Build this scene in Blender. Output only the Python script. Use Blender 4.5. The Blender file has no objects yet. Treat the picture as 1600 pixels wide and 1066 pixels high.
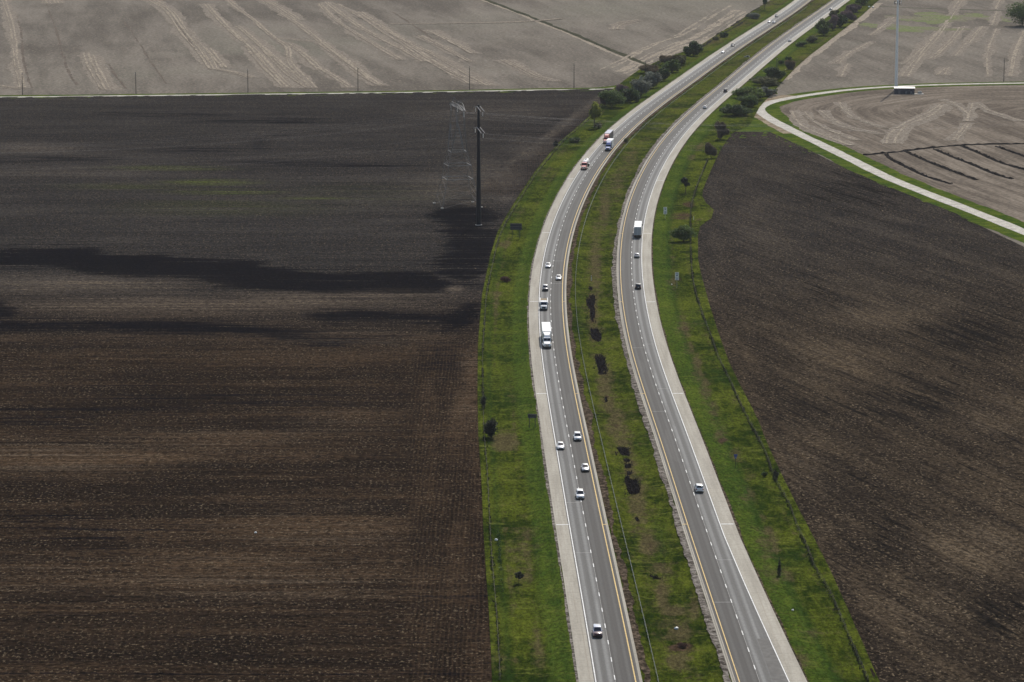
import bpy, bmesh, math, random
import numpy as np
from mathutils import Vector, Matrix
R = math.radians
random.seed(7); rng = np.random.default_rng(7)
sc = bpy.context.scene
COL = sc.collection

# ------------------------------------------------------------------ camera
HC, FPX, TH = 168.4, 5006.0, 0.1777          # camera height, focal length in photo pixels, tilt below the horizon
ROADZ = 0.8                                   # the highway stands on a low bank above the fields (z = 0)
cd = bpy.data.cameras.new('camera'); cam = bpy.data.objects.new('camera', cd); COL.objects.link(cam)
cam.location = (0, 0, HC); cam.rotation_euler = (math.pi/2-TH, 0, 0)
cd.sensor_width = 36; cd.lens = 36*FPX/1600; cd.clip_start = 1; cd.clip_end = 40000
sc.camera = cam
CT, ST = math.cos(TH), math.sin(TH)

def at(px, py, z=0.0):                        # survey helper: a point on the level z seen at this place of the photograph
    u, v = px-800, py-533
    den = v*CT+FPX*ST
    h = HC-z
    return np.array([u*h/den, h*(FPX*CT-v*ST)/den])
def proj(X, Y, z=0.0):
    zc = Y*CT+(HC-z)*ST; yc = (HC-z)*CT-Y*ST
    return 800+FPX*X/zc, 533+FPX*yc/zc
def tall(px, pyb, pyt, z=0.0):                # height of an upright thing from its foot and top
    Y = at(px, pyb, z)[1]; v = pyt-533
    return HC-Y*(FPX*ST+v*CT)/(FPX*CT-v*ST)-z
def mpp(px, py, z=0.0):                       # metres per photo pixel there
    u, v = px-800, py-533
    return (HC-z)/(v*CT+FPX*ST)

# ------------------------------------------------------------------ tagging, linking
def tag(o, label=None, cat=None, group=None, kind=None):
    if label: o['label'] = label
    if cat: o['category'] = cat
    if group: o['group'] = group
    if kind: o['kind'] = kind
    return o
def thing(name, label, cat, loc=(0, 0, 0), rz=0, group=None):
    o = bpy.data.objects.new(name, None); COL.objects.link(o)
    o.location = loc; o.rotation_euler = (0, 0, rz); o.empty_display_size = .3
    return tag(o, label, cat, group)
def mk(name, verts, faces, mat, parent=None, uv=None, attrs=None, smooth=False, loc=None):
    me = bpy.data.meshes.new(name)
    V = np.asarray(verts, np.float32).reshape(-1, 3)
    if isinstance(faces, np.ndarray):
        n, k = faces.shape
        me.vertices.add(len(V)); me.vertices.foreach_set('co', V.ravel())
        me.loops.add(n*k); me.loops.foreach_set('vertex_index', faces.astype(np.int32).ravel())
        me.polygons.add(n); me.polygons.foreach_set('loop_start', np.arange(0, n*k, k, dtype=np.int32))
        try: me.polygons.foreach_set('loop_total', np.full(n, k, np.int32))
        except Exception: pass
        me.update(calc_edges=True); me.validate()
    else:
        me.from_pydata([tuple(map(float, v)) for v in V], [], faces); me.update()
    if uv is not None:
        lay = me.uv_layers.new(name='UVMap'); li = np.empty(len(me.loops), np.int32)
        me.loops.foreach_get('vertex_index', li)
        lay.data.foreach_set('uv', np.asarray(uv, np.float32)[li].ravel())
    for k, a in (attrs or {}).items():
        at_ = me.attributes.new(k, 'FLOAT', 'POINT'); at_.data.foreach_set('value', np.asarray(a, np.float32))
    if smooth: me.polygons.foreach_set('use_smooth', np.ones(len(me.polygons), bool))
    if mat: me.materials.append(mat)
    o = bpy.data.objects.new(name, me); COL.objects.link(o)
    if parent: o.parent = parent
    if loc is not None: o.location = loc
    return o
def copy_tree(o, parent=None):
    c = o.copy(); COL.objects.link(c); c.parent = parent
    for ch in list(o.children): copy_tree(ch, c)
    return c

class MB:                                     # collects shapes for one mesh
    def __init__(s): s.v = []; s.f = []
    def add(s, vs, fs):
        b = len(s.v); s.v += [tuple(v) for v in vs]; s.f += [tuple(i+b for i in f) for f in fs]; return s
    def box(s, c, d, rz=0):
        x, y, z = d[0]/2, d[1]/2, d[2]/2; cr, sr = math.cos(rz), math.sin(rz)
        vs = [(c[0]+a*x*cr-b*y*sr, c[1]+a*x*sr+b*y*cr, c[2]+e*z) for a in (-1, 1) for b in (-1, 1) for e in (-1, 1)]
        return s.add(vs, [(0, 1, 3, 2), (4, 6, 7, 5), (0, 4, 5, 1), (2, 3, 7, 6), (0, 2, 6, 4), (1, 5, 7, 3)])
    def bevel_box(s, c, d, b=.05):
        bm = bmesh.new(); bmesh.ops.create_cube(bm, size=1)
        bmesh.ops.scale(bm, vec=d, verts=bm.verts)
        bmesh.ops.bevel(bm, geom=bm.edges[:], offset=b, segments=2, affect='EDGES', profile=.6)
        bmesh.ops.translate(bm, vec=c, verts=bm.verts); return s.bm(bm)
    def bm(s, bm):
        bm.verts.index_update(); s.add([v.co for v in bm.verts], [[v.index for v in f.verts] for f in bm.faces]); bm.free(); return s
    def tube(s, p, q, r0, r1=None, n=6, cap=True):
        r1 = r0 if r1 is None else r1
        p, q = Vector(p), Vector(q); d = (q-p)
        if d.length < 1e-6: return s
        d.normalize(); a = d.orthogonal().normalized(); b = d.cross(a)
        vs = [];
        for (c, r) in ((p, r0), (q, r1)):
            for i in range(n):
                t = 2*math.pi*i/n; vs.append(c+a*(r*math.cos(t))+b*(r*math.sin(t)))
        fs = [(i, (i+1) % n, n+(i+1) % n, n+i) for i in range(n)]
        if cap: fs += [tuple(range(n-1, -1, -1)), tuple(range(n, 2*n))]
        return s.add(vs, fs)
    def loft(s, rings, cap=True):
        n = len(rings[0]); vs = [p for r in rings for p in r]; fs = []
        for k in range(len(rings)-1):
            for i in range(n): fs.append((k*n+i, k*n+(i+1) % n, (k+1)*n+(i+1) % n, (k+1)*n+i))
        if cap: fs += [tuple(range(n-1, -1, -1)), tuple(range((len(rings)-1)*n, len(rings)*n))]
        return s.add(vs, fs)
    def panel(s, q, t=.015):                  # a thin pane with thickness from four corners, pushed outwards
        q = [Vector(p) for p in q]; n = (q[1]-q[0]).cross(q[3]-q[0]).normalized()*t
        vs = [p+n for p in q]+[p-n*.5 for p in q]
        return s.add(vs, [(0, 1, 2, 3), (7, 6, 5, 4), (0, 4, 5, 1), (1, 5, 6, 2), (2, 6, 7, 3), (3, 7, 4, 0)])
    def make(s, name, mat, parent=None, smooth=False, loc=None):
        o = mk(name, s.v, s.f, mat, parent, loc=loc)
        me = o.data
        bm = bmesh.new(); bm.from_mesh(me); bmesh.ops.recalc_face_normals(bm, faces=bm.faces); bm.to_mesh(me); bm.free()
        if smooth:
            me.polygons.foreach_set('use_smooth', np.ones(len(me.polygons), bool))
            try: me.set_sharp_from_angle(angle=R(40))
            except Exception: pass
        return o

# ------------------------------------------------------------------ materials
class NT:
    def __init__(s, name):
        s.m = bpy.data.materials.new(name); s.m.use_nodes = True; s.t = s.m.node_tree
        s.b = s.t.nodes['Principled BSDF']; s.out = s.t.nodes['Material Output']
    def n(s, typ, **kw):
        nd = s.t.nodes.new(typ)
        for k, v in kw.items(): setattr(nd, k, v)
        return nd
    def l(s, a, b): s.t.links.new(a, b)
    def val(s, x, sock):
        if isinstance(x, (int, float)): sock.default_value = x
        elif isinstance(x, (tuple, list)): sock.default_value = (*x, 1) if len(x) == 3 and sock.type == 'RGBA' else x
        else: s.l(x, sock)
    def coord(s, kind='Object', scale=(1, 1, 1), rot=0, loc=(0, 0, 0)):
        c = s.n('ShaderNodeTexCoord'); mp = s.n('ShaderNodeMapping')
        s.l(c.outputs[kind], mp.inputs['Vector']); mp.inputs['Scale'].default_value = scale
        if rot:
            m0 = s.n('ShaderNodeMapping'); m0.inputs['Rotation'].default_value = (0, 0, rot); s.l(c.outputs[kind], m0.inputs['Vector']); s.l(m0.outputs[0], mp.inputs['Vector'])
        return mp.outputs[0]
    def noise(s, vec, scale, detail=3, rough=.55, dist=0):
        nd = s.n('ShaderNodeTexNoise'); s.l(vec, nd.inputs['Vector'])
        nd.inputs['Scale'].default_value = scale; nd.inputs['Detail'].default_value = detail
        nd.inputs['Roughness'].default_value = rough; nd.inputs['Distortion'].default_value = dist
        return nd.outputs['Fac']
    def ramp(s, x, lo, hi, a=0., b=1.):
        nd = s.n('ShaderNodeMapRange'); nd.interpolation_type = 'SMOOTHSTEP'
        s.val(x, nd.inputs[0]); nd.inputs[1].default_value = lo; nd.inputs[2].default_value = hi
        nd.inputs[3].default_value = a; nd.inputs[4].default_value = b; return nd.outputs[0]
    def math(s, op, a, b=0.):
        nd = s.n('ShaderNodeMath', operation=op); s.val(a, nd.inputs[0]); s.val(b, nd.inputs[1]); return nd.outputs[0]
    def mix(s, f, a, b, typ='MIX'):
        nd = s.n('ShaderNodeMix', data_type='RGBA', blend_type=typ)
        s.val(f, nd.inputs[0]); s.val(a, nd.inputs[6]); s.val(b, nd.inputs[7]); return nd.outputs[2]
    def attr(s, name):
        nd = s.n('ShaderNodeAttribute', attribute_name=name); return nd.outputs['Fac']
    def sep(s, vec):
        nd = s.n('ShaderNodeSeparateXYZ'); s.l(vec, nd.inputs[0]); return nd.outputs
    def bump(s, h, strength=.6, dist=.3):
        nd = s.n('ShaderNodeBump'); s.val(h, nd.inputs['Height']); nd.inputs['Strength'].default_value = strength
        nd.inputs['Distance'].default_value = dist; s.l(nd.outputs[0], s.b.inputs['Normal'])
    def done(s, col, rough=.9, spec=.2, metal=0., coat=0.):
        s.val(col, s.b.inputs['Base Color']); s.val(rough, s.b.inputs['Roughness'])
        s.b.inputs['Specular IOR Level'].default_value = spec; s.b.inputs['Metallic'].default_value = metal
        s.b.inputs['Coat Weight'].default_value = coat; s.b.inputs['Coat Roughness'].default_value = .08
        return s.m
def plain(name, col, rough=.6, spec=.4, metal=0., coat=0., var=.25, scale=3):
    t = NT(name); v = t.coord(); f = t.noise(v, scale, 4, .6)
    a = tuple(c*(1-var) for c in col); b = tuple(min(1, c*(1+var)) for c in col)
    return t.done(t.mix(f, a, b), t.ramp(f, .2, .8, rough*.85, min(1, rough*1.15)), spec, metal, coat)

def soil(name, dark, mid, tan, row_rot, rows=.0, speck=.6, streak_rot=0, streak=(.008, .06)):
    t = NT(name); p = t.coord()
    wet = t.attr('wet'); tn = t.attr('tan'); gr = t.attr('weed'); hd = t.attr('headland'); gy = t.attr('grey')
    C = lambda a, b: t.coord(scale=(streak[0]*a, streak[1]*b, 1), rot=streak_rot)
    n1 = t.noise(C(1, 1), 1, 6, .62, .3)                 # long streaks along the tillage
    n2 = t.noise(C(3, 4.5), 1, 5, .68)                   # finer ones
    n9 = t.noise(C(1.5, 9), 1, 5, .62, .1)               # thin pale streaks
    n3 = t.noise(t.coord(scale=(.55, .75, 1), rot=streak_rot), 1, 5, .78)   # clods
    n4 = t.noise(t.coord(scale=(1.5, .8, 1)), 1, 3, .6)  # straw crumbs
    n5 = t.noise(p, .02, 5, .62, .5)
    hn = t.noise(t.coord(scale=(.12, .012, 1)), 1, 5, .62)
    wetn = t.math('SUBTRACT', wet, t.math('MULTIPLY', tn, .55))
    lum = t.math('ADD', t.math('MULTIPLY', t.ramp(t.mix(hd, n1, hn), .34, .66), .40), t.math('MULTIPLY', t.ramp(n2, .32, .68), .30))
    lum = t.math('ADD', lum, t.math('MULTIPLY', t.ramp(n5, .3, .7), .2))
    lum = t.math('ADD', lum, t.math('MULTIPLY', tn, .5))
    lum = t.ramp(lum, .2, 1.15)
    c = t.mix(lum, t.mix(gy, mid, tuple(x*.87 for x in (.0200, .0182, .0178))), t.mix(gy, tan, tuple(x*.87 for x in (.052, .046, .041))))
    wn = t.math('ADD', wetn, t.math('MULTIPLY', t.math('SUBTRACT', t.math('ADD', t.math('MULTIPLY', n2, .6), t.math('MULTIPLY', n9, .4)), .5), 4.4))
    wf = t.ramp(wn, .22, .62)
    c = t.mix(t.math('MULTIPLY', wf, .95), c, dark)
    ts = t.math('MULTIPLY', t.math('MULTIPLY', tn, t.ramp(n9, .49, .60)), .85)
    c = t.mix(ts, c, (.110, .085, .060))
    gf = t.math('MULTIPLY', gr, t.ramp(n9, .44, .60))
    c = t.mix(gf, c, (.055, .066, .013))
    k = t.ramp(n3, .34, .68, .28, 1.85)                  # clod-to-clod tone
    kk = t.n('ShaderNodeCombineColor')
    for i in range(3): t.l(k, kk.inputs[i])
    c = t.mix(1., c, kk.outputs[0], 'MULTIPLY')
    rw = t.coord(scale=(1, 1, 1), rot=row_rot); x = t.sep(rw)[0]   # crop rows
    wob = t.math('MULTIPLY', t.noise(t.coord(scale=(.3, .05, 1)), 1, 2), 1.2)
    sw = t.math('SINE', t.math('MULTIPLY', t.math('ADD', x, wob), 2*math.pi/.92))
    rowm = t.math('MULTIPLY', t.math('MULTIPLY', t.ramp(sw, -.2, .9), hd), rows)
    rowm = t.math('MULTIPLY', rowm, t.ramp(t.noise(p, .5, 3, .7), .3, .75))
    c = t.mix(rowm, c, tuple(x*1.25 for x in tan))
    sp = t.math('MULTIPLY', t.math('MULTIPLY', t.ramp(n4, .54, .68), t.ramp(t.noise(C(5, 5), 1, 3, .6), .35, .62, .2, 1.)), speck)
    sp = t.math('MULTIPLY', sp, t.ramp(wf, 0, 1, 1, .15))
    c = t.mix(sp, c, (.165, .126, .082))
    t.bump(t.math('ADD', n3, t.math('MULTIPLY', n4, .4)), .9, .35)
    return t.done(c, 1., 0.)

M_soilL = soil('soil_left_field', (.0024, .0021, .0038), (.0112, .0070, .0047), (.058, .0365, .0205), 0, .5, .8)
M_soilR = soil('soil_right_field', (.0070, .0058, .0050), (.0190, .0140, .0100), (.073, .053, .033), R(-18), 0., 1., R(71.4), (.010, .085))

def stubble_mat():
    t = NT('stubble'); p = t.coord()
    n0 = t.noise(p, .0035, 4, .6, .4); n1 = t.noise(t.coord(scale=(.05, .006, 1), rot=R(-8)), 1, 5, .65, .2)
    n2 = t.noise(p, .5, 5, .75); n3 = t.noise(t.coord(scale=(.9, .12, 1), rot=R(-8)), 1, 3, .6); n6 = t.noise(p, .035, 5, .65)
    a = t.math('ADD', t.math('MULTIPLY', n1, .5), t.math('MULTIPLY', n0, .5))
    c = t.mix(t.ramp(a, .36, .64), (.103, .089, .073), (.206, .180, .148))
    c = t.mix(t.math('MULTIPLY', t.ramp(n6, .45, .75), .5), c, (.125, .112, .092))
    c = t.mix(t.math('MULTIPLY', t.ramp(n0, .5, .72), .35), c, (.120, .122, .088))
    c = t.mix(t.math('MULTIPLY', t.ramp(n3, .5, .8), .45), c, (.30, .255, .195))
    k = t.ramp(n2, .25, .78, .55, 1.45); kk = t.n('ShaderNodeCombineColor')
    for i in range(3): t.l(k, kk.inputs[i])
    c = t.mix(1., c, kk.outputs[0], 'MULTIPLY')
    t.bump(n2, .7, .25)
    return t.done(c, 1., 0.)
M_stub = stubble_mat()

def two(name, a, b, scale, lo=.35, hi=.65, bump=.5, rough=.95, det=5, fine=None, stretch=(1, 1, 1), dist=.3):
    t = NT(name); p = t.coord(scale=stretch); n = t.noise(p, scale, det, .7, .2); q = t.noise(t.coord(), (fine or scale*6), 3, .7)
    c = t.mix(t.ramp(n, lo, hi), a, b)
    k = t.ramp(q, .25, .75, .62, 1.4); kk = t.n('ShaderNodeCombineColor')
    for i in range(3): t.l(k, kk.inputs[i])
    c = t.mix(1., c, kk.outputs[0], 'MULTIPLY')
    t.bump(q, bump, dist)
    return t.done(c, rough, .0)
M_track = two('straw_track', (.165, .135, .105), (.37, .32, .25), .55, .38, .62, fine=2.5)
M_trackfaint = two('faint_track', (.150, .127, .103), (.275, .238, .190), .4, .40, .66, fine=1.6)
M_trackdark = two('dark_track', (.085, .070, .058), (.16, .130, .103), .35)
M_trench = two('trench_soil', (.012, .011, .0115), (.034, .029, .026), .8, bump=1)
M_gravel = two('gravel_road', (.36, .335, .29), (.52, .49, .43), .25, bump=.3, fine=3)
M_dirt = two('sandy_dirt', (.15, .115, .075), (.31, .255, .18), .12, fine=1.5)
M_roadgrass = two('roadside_grass', (.030, .058, .0075), (.082, .105, .014), .12, bump=.8, fine=2)
M_fallow = two('fallow_strip', (.070, .070, .048), (.105, .098, .072), .1, fine=.8)
M_ditch = two('ditch_grass', (.030, .034, .022), (.070, .066, .042), .2, fine=1.5)
M_stonestrip = two('stone_strip', (.055, .046, .038), (.24, .215, .185), .75, .38, .62, bump=1, fine=2.2)
M_dirtstrip = two('dirt_strip', (.022, .017, .011), (.150, .112, .080), .8, .38, .70, bump=1, fine=2.2)
M_mud = two('wet_mud', (.0055, .0045, .0048), (.016, .012, .012), 1.1, bump=1, fine=3)
M_concretepad = plain('pad_concrete', (.38, .36, .32), .85, .3)

def grass_mat():
    t = NT('verge_grass'); p = t.coord(); dry = t.attr('dry'); dk = t.attr('lush'); red = t.attr('rust'); mown = t.attr('mown')
    n0 = t.noise(p, .028, 4, .6, .4); n1 = t.noise(t.coord(scale=(.55, .16, 1)), 1, 5, .7, .3); n2 = t.noise(t.coord(scale=(1, .45, 1)), 1.5, 5, .75)
    n3 = t.noise(p, .14, 5, .7, .6); n4 = t.noise(t.coord(scale=(.12, .4, 1)), 1, 4, .7, .4)
    f = t.math('ADD', t.math('MULTIPLY', n0, .55), t.math('MULTIPLY', n1, .45))
    c = t.mix(t.ramp(f, .40, .60), (.0115, .0225, .0022), (.068, .082, .0085))
    c = t.mix(t.math('MULTIPLY', mown, .45), c, (.055, .092, .013))
    c = t.mix(t.math('MULTIPLY', t.ramp(n4, .52, .68), .65), c, (.100, .110, .021))
    c = t.mix(t.math('MULTIPLY', dk, .8), c, (.016, .036, .006))
    n8 = t.noise(t.coord(scale=(.7, .22, 1)), 1, 6, .75, .5)
    dn = t.math('ADD', t.math('ADD', dry, .06), t.math('MULTIPLY', t.math('SUBTRACT', t.math('ADD', t.math('MULTIPLY', n3, .55), t.math('MULTIPLY', n8, .45)), .5), 3.4))
    df = t.ramp(dn, .25, .95)
    c = t.mix(t.math('MULTIPLY', df, .85), c, t.mix(n1, (.034, .028, .012), (.112, .088, .043)))
    rf = t.ramp(t.math('ADD', red, t.math('MULTIPLY', t.math('SUBTRACT', n3, .5), 1.2)), .3, .7)
    c = t.mix(t.math('MULTIPLY', rf, .85), c, t.mix(n2, (.022, .013, .010), (.080, .046, .034)))
    k = t.ramp(n2, .32, .70, .55, 1.5); kk = t.n('ShaderNodeCombineColor')
    for i in range(3): t.l(k, kk.inputs[i])
    c = t.mix(1., c, kk.outputs[0], 'MULTIPLY')
    t.bump(t.math('ADD', t.math('MULTIPLY', n2, .7), n1), .9, .35)
    return t.done(c, 1., 0.)
M_grass = grass_mat()

def asphalt_mat(name, sign):                  # UV: x = metres from the lane line (positive east), y = metres along
    t = NT(name); uv = t.coord('UV'); u = t.sep(uv)[0]
    us = t.math('MULTIPLY', u, sign)          # positive = outer (truck) lane
    outer = t.ramp(us, -.25, .35)
    w1 = t.noise(t.coord('UV', scale=(1.9, .004, 1)), 1, 2, .5); w2 = t.noise(t.coord('UV', scale=(5, .02, 1)), 1, 3, .6)
    fine = t.noise(t.coord('UV', scale=(1, .35, 1)), 2.2, 4, .7); big = t.noise(t.coord('UV', scale=(.08, .012, 1)), 1, 3, .6)
    c = t.mix(outer, (.037, .033, .029), (.090, .087, .081))
    d1 = t.math('ABSOLUTE', t.math('SUBTRACT', t.math('ABSOLUTE', t.math('SUBTRACT', t.math('ABSOLUTE', us), 1.82)), .95))
    path = t.ramp(d1, .12, .55, 1, 0)         # wheel paths worn lighter
    c = t.mix(t.math('MULTIPLY', path, t.math('ADD', t.math('MULTIPLY', outer, .62), .14)), c, (.175, .173, .164))
    mid = t.ramp(t.math('ABSOLUTE', t.math('SUBTRACT', t.math('ABSOLUTE', us), 1.82)), .1, .5, .35, 0)
    c = t.mix(mid, c, (.044, .039, .035))
    sv = t.math('ADD', t.sep(uv)[1], t.math('MULTIPLY', t.noise(t.coord('UV', scale=(.02, .011, 1)), 1, 2), 60.))
    tj = t.math('MULTIPLY', t.ramp(t.math('PINGPONG', sv, 8.6), .03, .16, 1, 0), t.ramp(t.noise(t.coord('UV', scale=(.25, .05, 1)), 1, 3), .46, .56))
    c = t.mix(t.math('MULTIPLY', tj, .55), c, (.045, .042, .038))
    rp = t.math('MULTIPLY', t.ramp(t.noise(t.coord('UV', scale=(.28, .022, 1)), 1, 1, .4), .60, .63), .35)
    c = t.mix(rp, c, (.075, .070, .064))
    k = t.math('ADD', t.math('ADD', t.ramp(w1, .3, .7, -.09, .09), t.ramp(w2, .3, .7, -.06, .06)), t.math('ADD', t.ramp(fine, .25, .75, .84, 1.16), t.ramp(big, .3, .7, -.06, .06)))
    kk = t.n('ShaderNodeCombineColor')
    for i in range(3): t.l(k, kk.inputs[i])
    c = t.mix(1., c, kk.outputs[0], 'MULTIPLY')
    return t.done(c, .8, .3)
M_aspL = asphalt_mat('asphalt_left', -1); M_aspR = asphalt_mat('asphalt_right', 1)
def concrete_mat():
    t = NT('shoulder_concrete'); uv = t.coord('UV'); s = t.sep(uv)
    n = t.noise(t.coord('UV', scale=(.5, .03, 1)), 1, 4, .6); f = t.noise(t.coord('UV', scale=(1, .4, 1)), 2, 4, .7)
    st = t.noise(t.coord('UV', scale=(4, .01, 1)), 1, 3, .6)
    c = t.mix(t.ramp(n, .3, .7), (.270, .245, .198), (.365, .335, .275))
    c = t.mix(t.math('MULTIPLY', t.ramp(st, .52, .7), .55), c, (.24, .20, .15))
    j = t.math('PINGPONG', s[1], 2.3)
    c = t.mix(t.ramp(j, .04, .10, .45, 0), c, (.13, .12, .10))
    k = t.ramp(f, .25, .75, .88, 1.12); kk = t.n('ShaderNodeCombineColor')
    for i in range(3): t.l(k, kk.inputs[i])
    c = t.mix(1., c, kk.outputs[0], 'MULTIPLY')
    return t.done(c, .88, .25)
M_conc = concrete_mat()
def paint_mat(name, a, b):
    t = NT(name); n = t.noise(t.coord(), 1.6, 4, .7)
    return t.done(t.mix(t.ramp(n, .35, .62), a, b), .7, .3)
M_white = paint_mat('white_marking', (.55, .54, .51), (.78, .77, .74))
M_yellow = paint_mat('yellow_marking', (.46, .31, .10), (.62, .43, .15))
M_seam = plain('joint_seal', (.33, .32, .30), .8)
M_dkseam = plain('dark_joint', (.055, .05, .044), .8)
M_patch = plain('repair_patch', (.088, .082, .074), .85, scale=.8)

# ------------------------------------------------------------------ the two carriageways
def natspline(kx, ky):
    kx, ky = np.array(kx, float), np.array(ky, float); n = len(kx); h = np.diff(kx); A = np.zeros((n, n)); b = np.zeros(n); A[0, 0] = A[-1, -1] = 1
    for i in range(1, n-1):
        A[i, i-1] = h[i-1]; A[i, i] = 2*(h[i-1]+h[i]); A[i, i+1] = h[i]; b[i] = 6*((ky[i+1]-ky[i])/h[i]-(ky[i]-ky[i-1])/h[i-1])
    Mm = np.linalg.solve(A, b)
    def ev(x):
        x = np.asarray(x, float); xc = np.clip(x, kx[0], kx[-1])
        i = np.clip(np.searchsorted(kx, xc)-1, 0, n-2); t = xc-kx[i]; u = kx[i+1]-xc
        y = (Mm[i]*u**3+Mm[i+1]*t**3)/(6*h[i])+(ky[i]/h[i]-Mm[i]*h[i]/6)*u+(ky[i+1]/h[i]-Mm[i+1]*h[i]/6)*t
        s0 = (ky[1]-ky[0])/h[0]-h[0]*(2*Mm[0]+Mm[1])/6; s1 = (ky[-1]-ky[-2])/h[-1]+h[-1]*(2*Mm[-1]+Mm[-2])/6
        return y+np.where(x < kx[0], (x-kx[0])*s0, 0)+np.where(x > kx[-1], (x-kx[-1])*s1, 0)
    return ev
KY = [540, 620, 700, 800, 900, 1020, 1160, 1320, 1500, 1700, 1950, 2250, 2500]
CL = natspline(KY, [19.89, 18.31, 16.51, 14.36, 12.44, 12.47, 17.72, 30.34, 53.11, 88.81, 136.66, 196.62, 241.31])
CR = natspline(KY, [46.83, 45.0, 43.19, 41.1, 38.96, 39.21, 44.37, 57.13, 80.01, 114.99, 161.26, 221.51, 271.04])
YN, YF = 470., 3600.
YS = np.concatenate([np.arange(YN, 1400, 2.5), np.arange(1400, YF, 5)])
class Line:
    def __init__(s, c):
        s.x = c(YS); s.y = YS; dx = np.gradient(s.x, s.y); l = np.sqrt(1+dx*dx)
        s.t = np.stack([dx/l, 1/l], 1); s.nrm = np.stack([1/l, -dx/l], 1)
        s.s = np.concatenate([[0], np.cumsum(np.hypot(np.diff(s.x), np.diff(s.y)))])
    def pt(s, st, off):
        y = np.interp(st, s.s, s.y); x = np.interp(st, s.s, s.x)
        nx = np.interp(st, s.s, s.nrm[:, 0]); ny = np.interp(st, s.s, s.nrm[:, 1]); return np.stack([x+nx*off, y+ny*off], -1)
    def st(s, X, Y):                          # station of the nearest point
        i = np.argmin((s.x-X)**2+(s.y-Y)**2); return s.s[i]+(X-s.x[i])*s.t[i, 0]+(Y-s.y[i])*s.t[i, 1]
    def head(s, Y): return np.interp(Y, s.y, np.arctan2(-s.t[:, 0], s.t[:, 1]))
    def lat(s, X, Y):                         # signed offset, east positive
        dx = X-np.interp(Y, s.y, s.x); return dx*np.interp(Y, s.y, s.nrm[:, 0])
LL, LR = Line(CL), Line(CR)
def widen(Y): return np.interp(Y, [470, 575, 599, 624, 651, 690], [4.3, 1.95, 1.45, .95, .5, 0])   # the exit lane begins
def edge_noise(n):
    r = np.zeros(n)
    for k, a in ((1, .35), (3, .55), (8, .7), (24, .7)):
        m = n//k+3; r += a*np.interp(np.arange(n)/k+rng.uniform(0, 1), np.arange(m), rng.normal(0, 1, m))
    return r
def strip(name, line, o0, o1, z, mat, s0=None, s1=None, kind='structure', ncol=2, jag=0., parent=None, zs=None):
    m = np.ones(len(YS), bool)
    S = line.s if s0 is None else np.linspace(s0, s1, max(2, int((s1-s0)/3)+1))
    Yp = np.interp(S, line.s, line.y)
    A = np.asarray(o0(Yp) if callable(o0) else np.full(len(S), float(o0))); B = np.asarray(o1(Yp) if callable(o1) else np.full(len(S), float(o1)))
    if jag:
        S = np.linspace(line.s[0], line.s[-1], int(line.s[-1]/1.1)); Yp = np.interp(S, line.s, line.y)
        A = np.asarray(o0(Yp) if callable(o0) else np.full(len(S), float(o0))); B = np.asarray(o1(Yp) if callable(o1) else np.full(len(S), float(o1)))
        A = A+jag*edge_noise(len(S)); B = B+jag*edge_noise(len(S))
    V = []; UV = []
    for k in range(ncol):
        o = A+(B-A)*k/(ncol-1); p = line.pt(S, o)
        V.append(np.column_stack([p, np.full(len(S), z)])); UV.append(np.column_stack([o, S]))
    V = np.stack(V, 1).reshape(-1, 3); UV = np.stack(UV, 1).reshape(-1, 2); n = len(S)
    i, j = np.meshgrid(np.arange(n-1), np.arange(ncol-1), indexing='ij'); a = (i*ncol+j).ravel()
    F = np.column_stack([a, a+1, a+1+ncol, a+ncol])
    o = mk(name, V, F, mat, parent, uv=UV)
    if kind: tag(o, kind=kind)
    return o
WR = lambda Y: 3.52+widen(Y)
SR = lambda Y: 6.9+widen(Y)
strip('road_shoulder', LL, -6.8, 5.05, ROADZ, M_conc)
strip('road_shoulder', LR, -5.1, SR, ROADZ, M_conc)
strip('highway', LL, -3.85, 4.35, ROADZ+.008, M_aspL)
strip('highway', LR, -4.3, lambda Y: WR(Y)+.15, ROADZ+.008, M_aspR)
ZM = ROADZ+.02
strip('edge_line', LL, -3.73, -3.53, ZM, M_white); strip('edge_line', LR, lambda Y: WR(Y)-.1, lambda Y: WR(Y)+.1, ZM, M_white)
strip('edge_line', LL, 3.66, 3.90, ZM, M_yellow); strip('edge_line', LR, -3.86, -3.66, ZM, M_yellow)
strip('lane_joint', LL, -.03, .03, ZM-.006, M_seam); strip('lane_joint', LR, -.03, .03, ZM-.006, M_seam)
strip('shoulder_joint', LL, 4.28, 4.50, ZM-.006, M_dkseam); strip('shoulder_joint', LR, -4.42, -4.26, ZM-.006, M_dkseam)
strip('shoulder_joint', LR, -4.76, -4.68, ZM-.006, M_dkseam); strip('shoulder_joint', LL, -3.95, -3.86, ZM-.006, M_dkseam)
S_ = 6.6625
def dashes(line, px, py):
    p = at(px, py, ROADZ); ph = line.st(*p) % 12.19; V = []; F = []
    s = ph-12.19*2
    while s < line.s[-1]-5:
        s += 12.19
        if s < 2: continue
        l = 1.52; ss = np.array([s-l, s-l, s+l, s+l]); oo = np.array([-.09, .09, .09, -.09]); q = line.pt(ss, oo)
        b = len(V); V += [(a[0], a[1], ZM+.004) for a in q]; F.append((b, b+1, b+2, b+3))
    tag(mk('lane_dashes', V, F, M_white), kind='structure')
dashes(LL, 850+515/S_, 790+622/S_); dashes(LR, 1050+457/S_, 790+540/S_)
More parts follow.
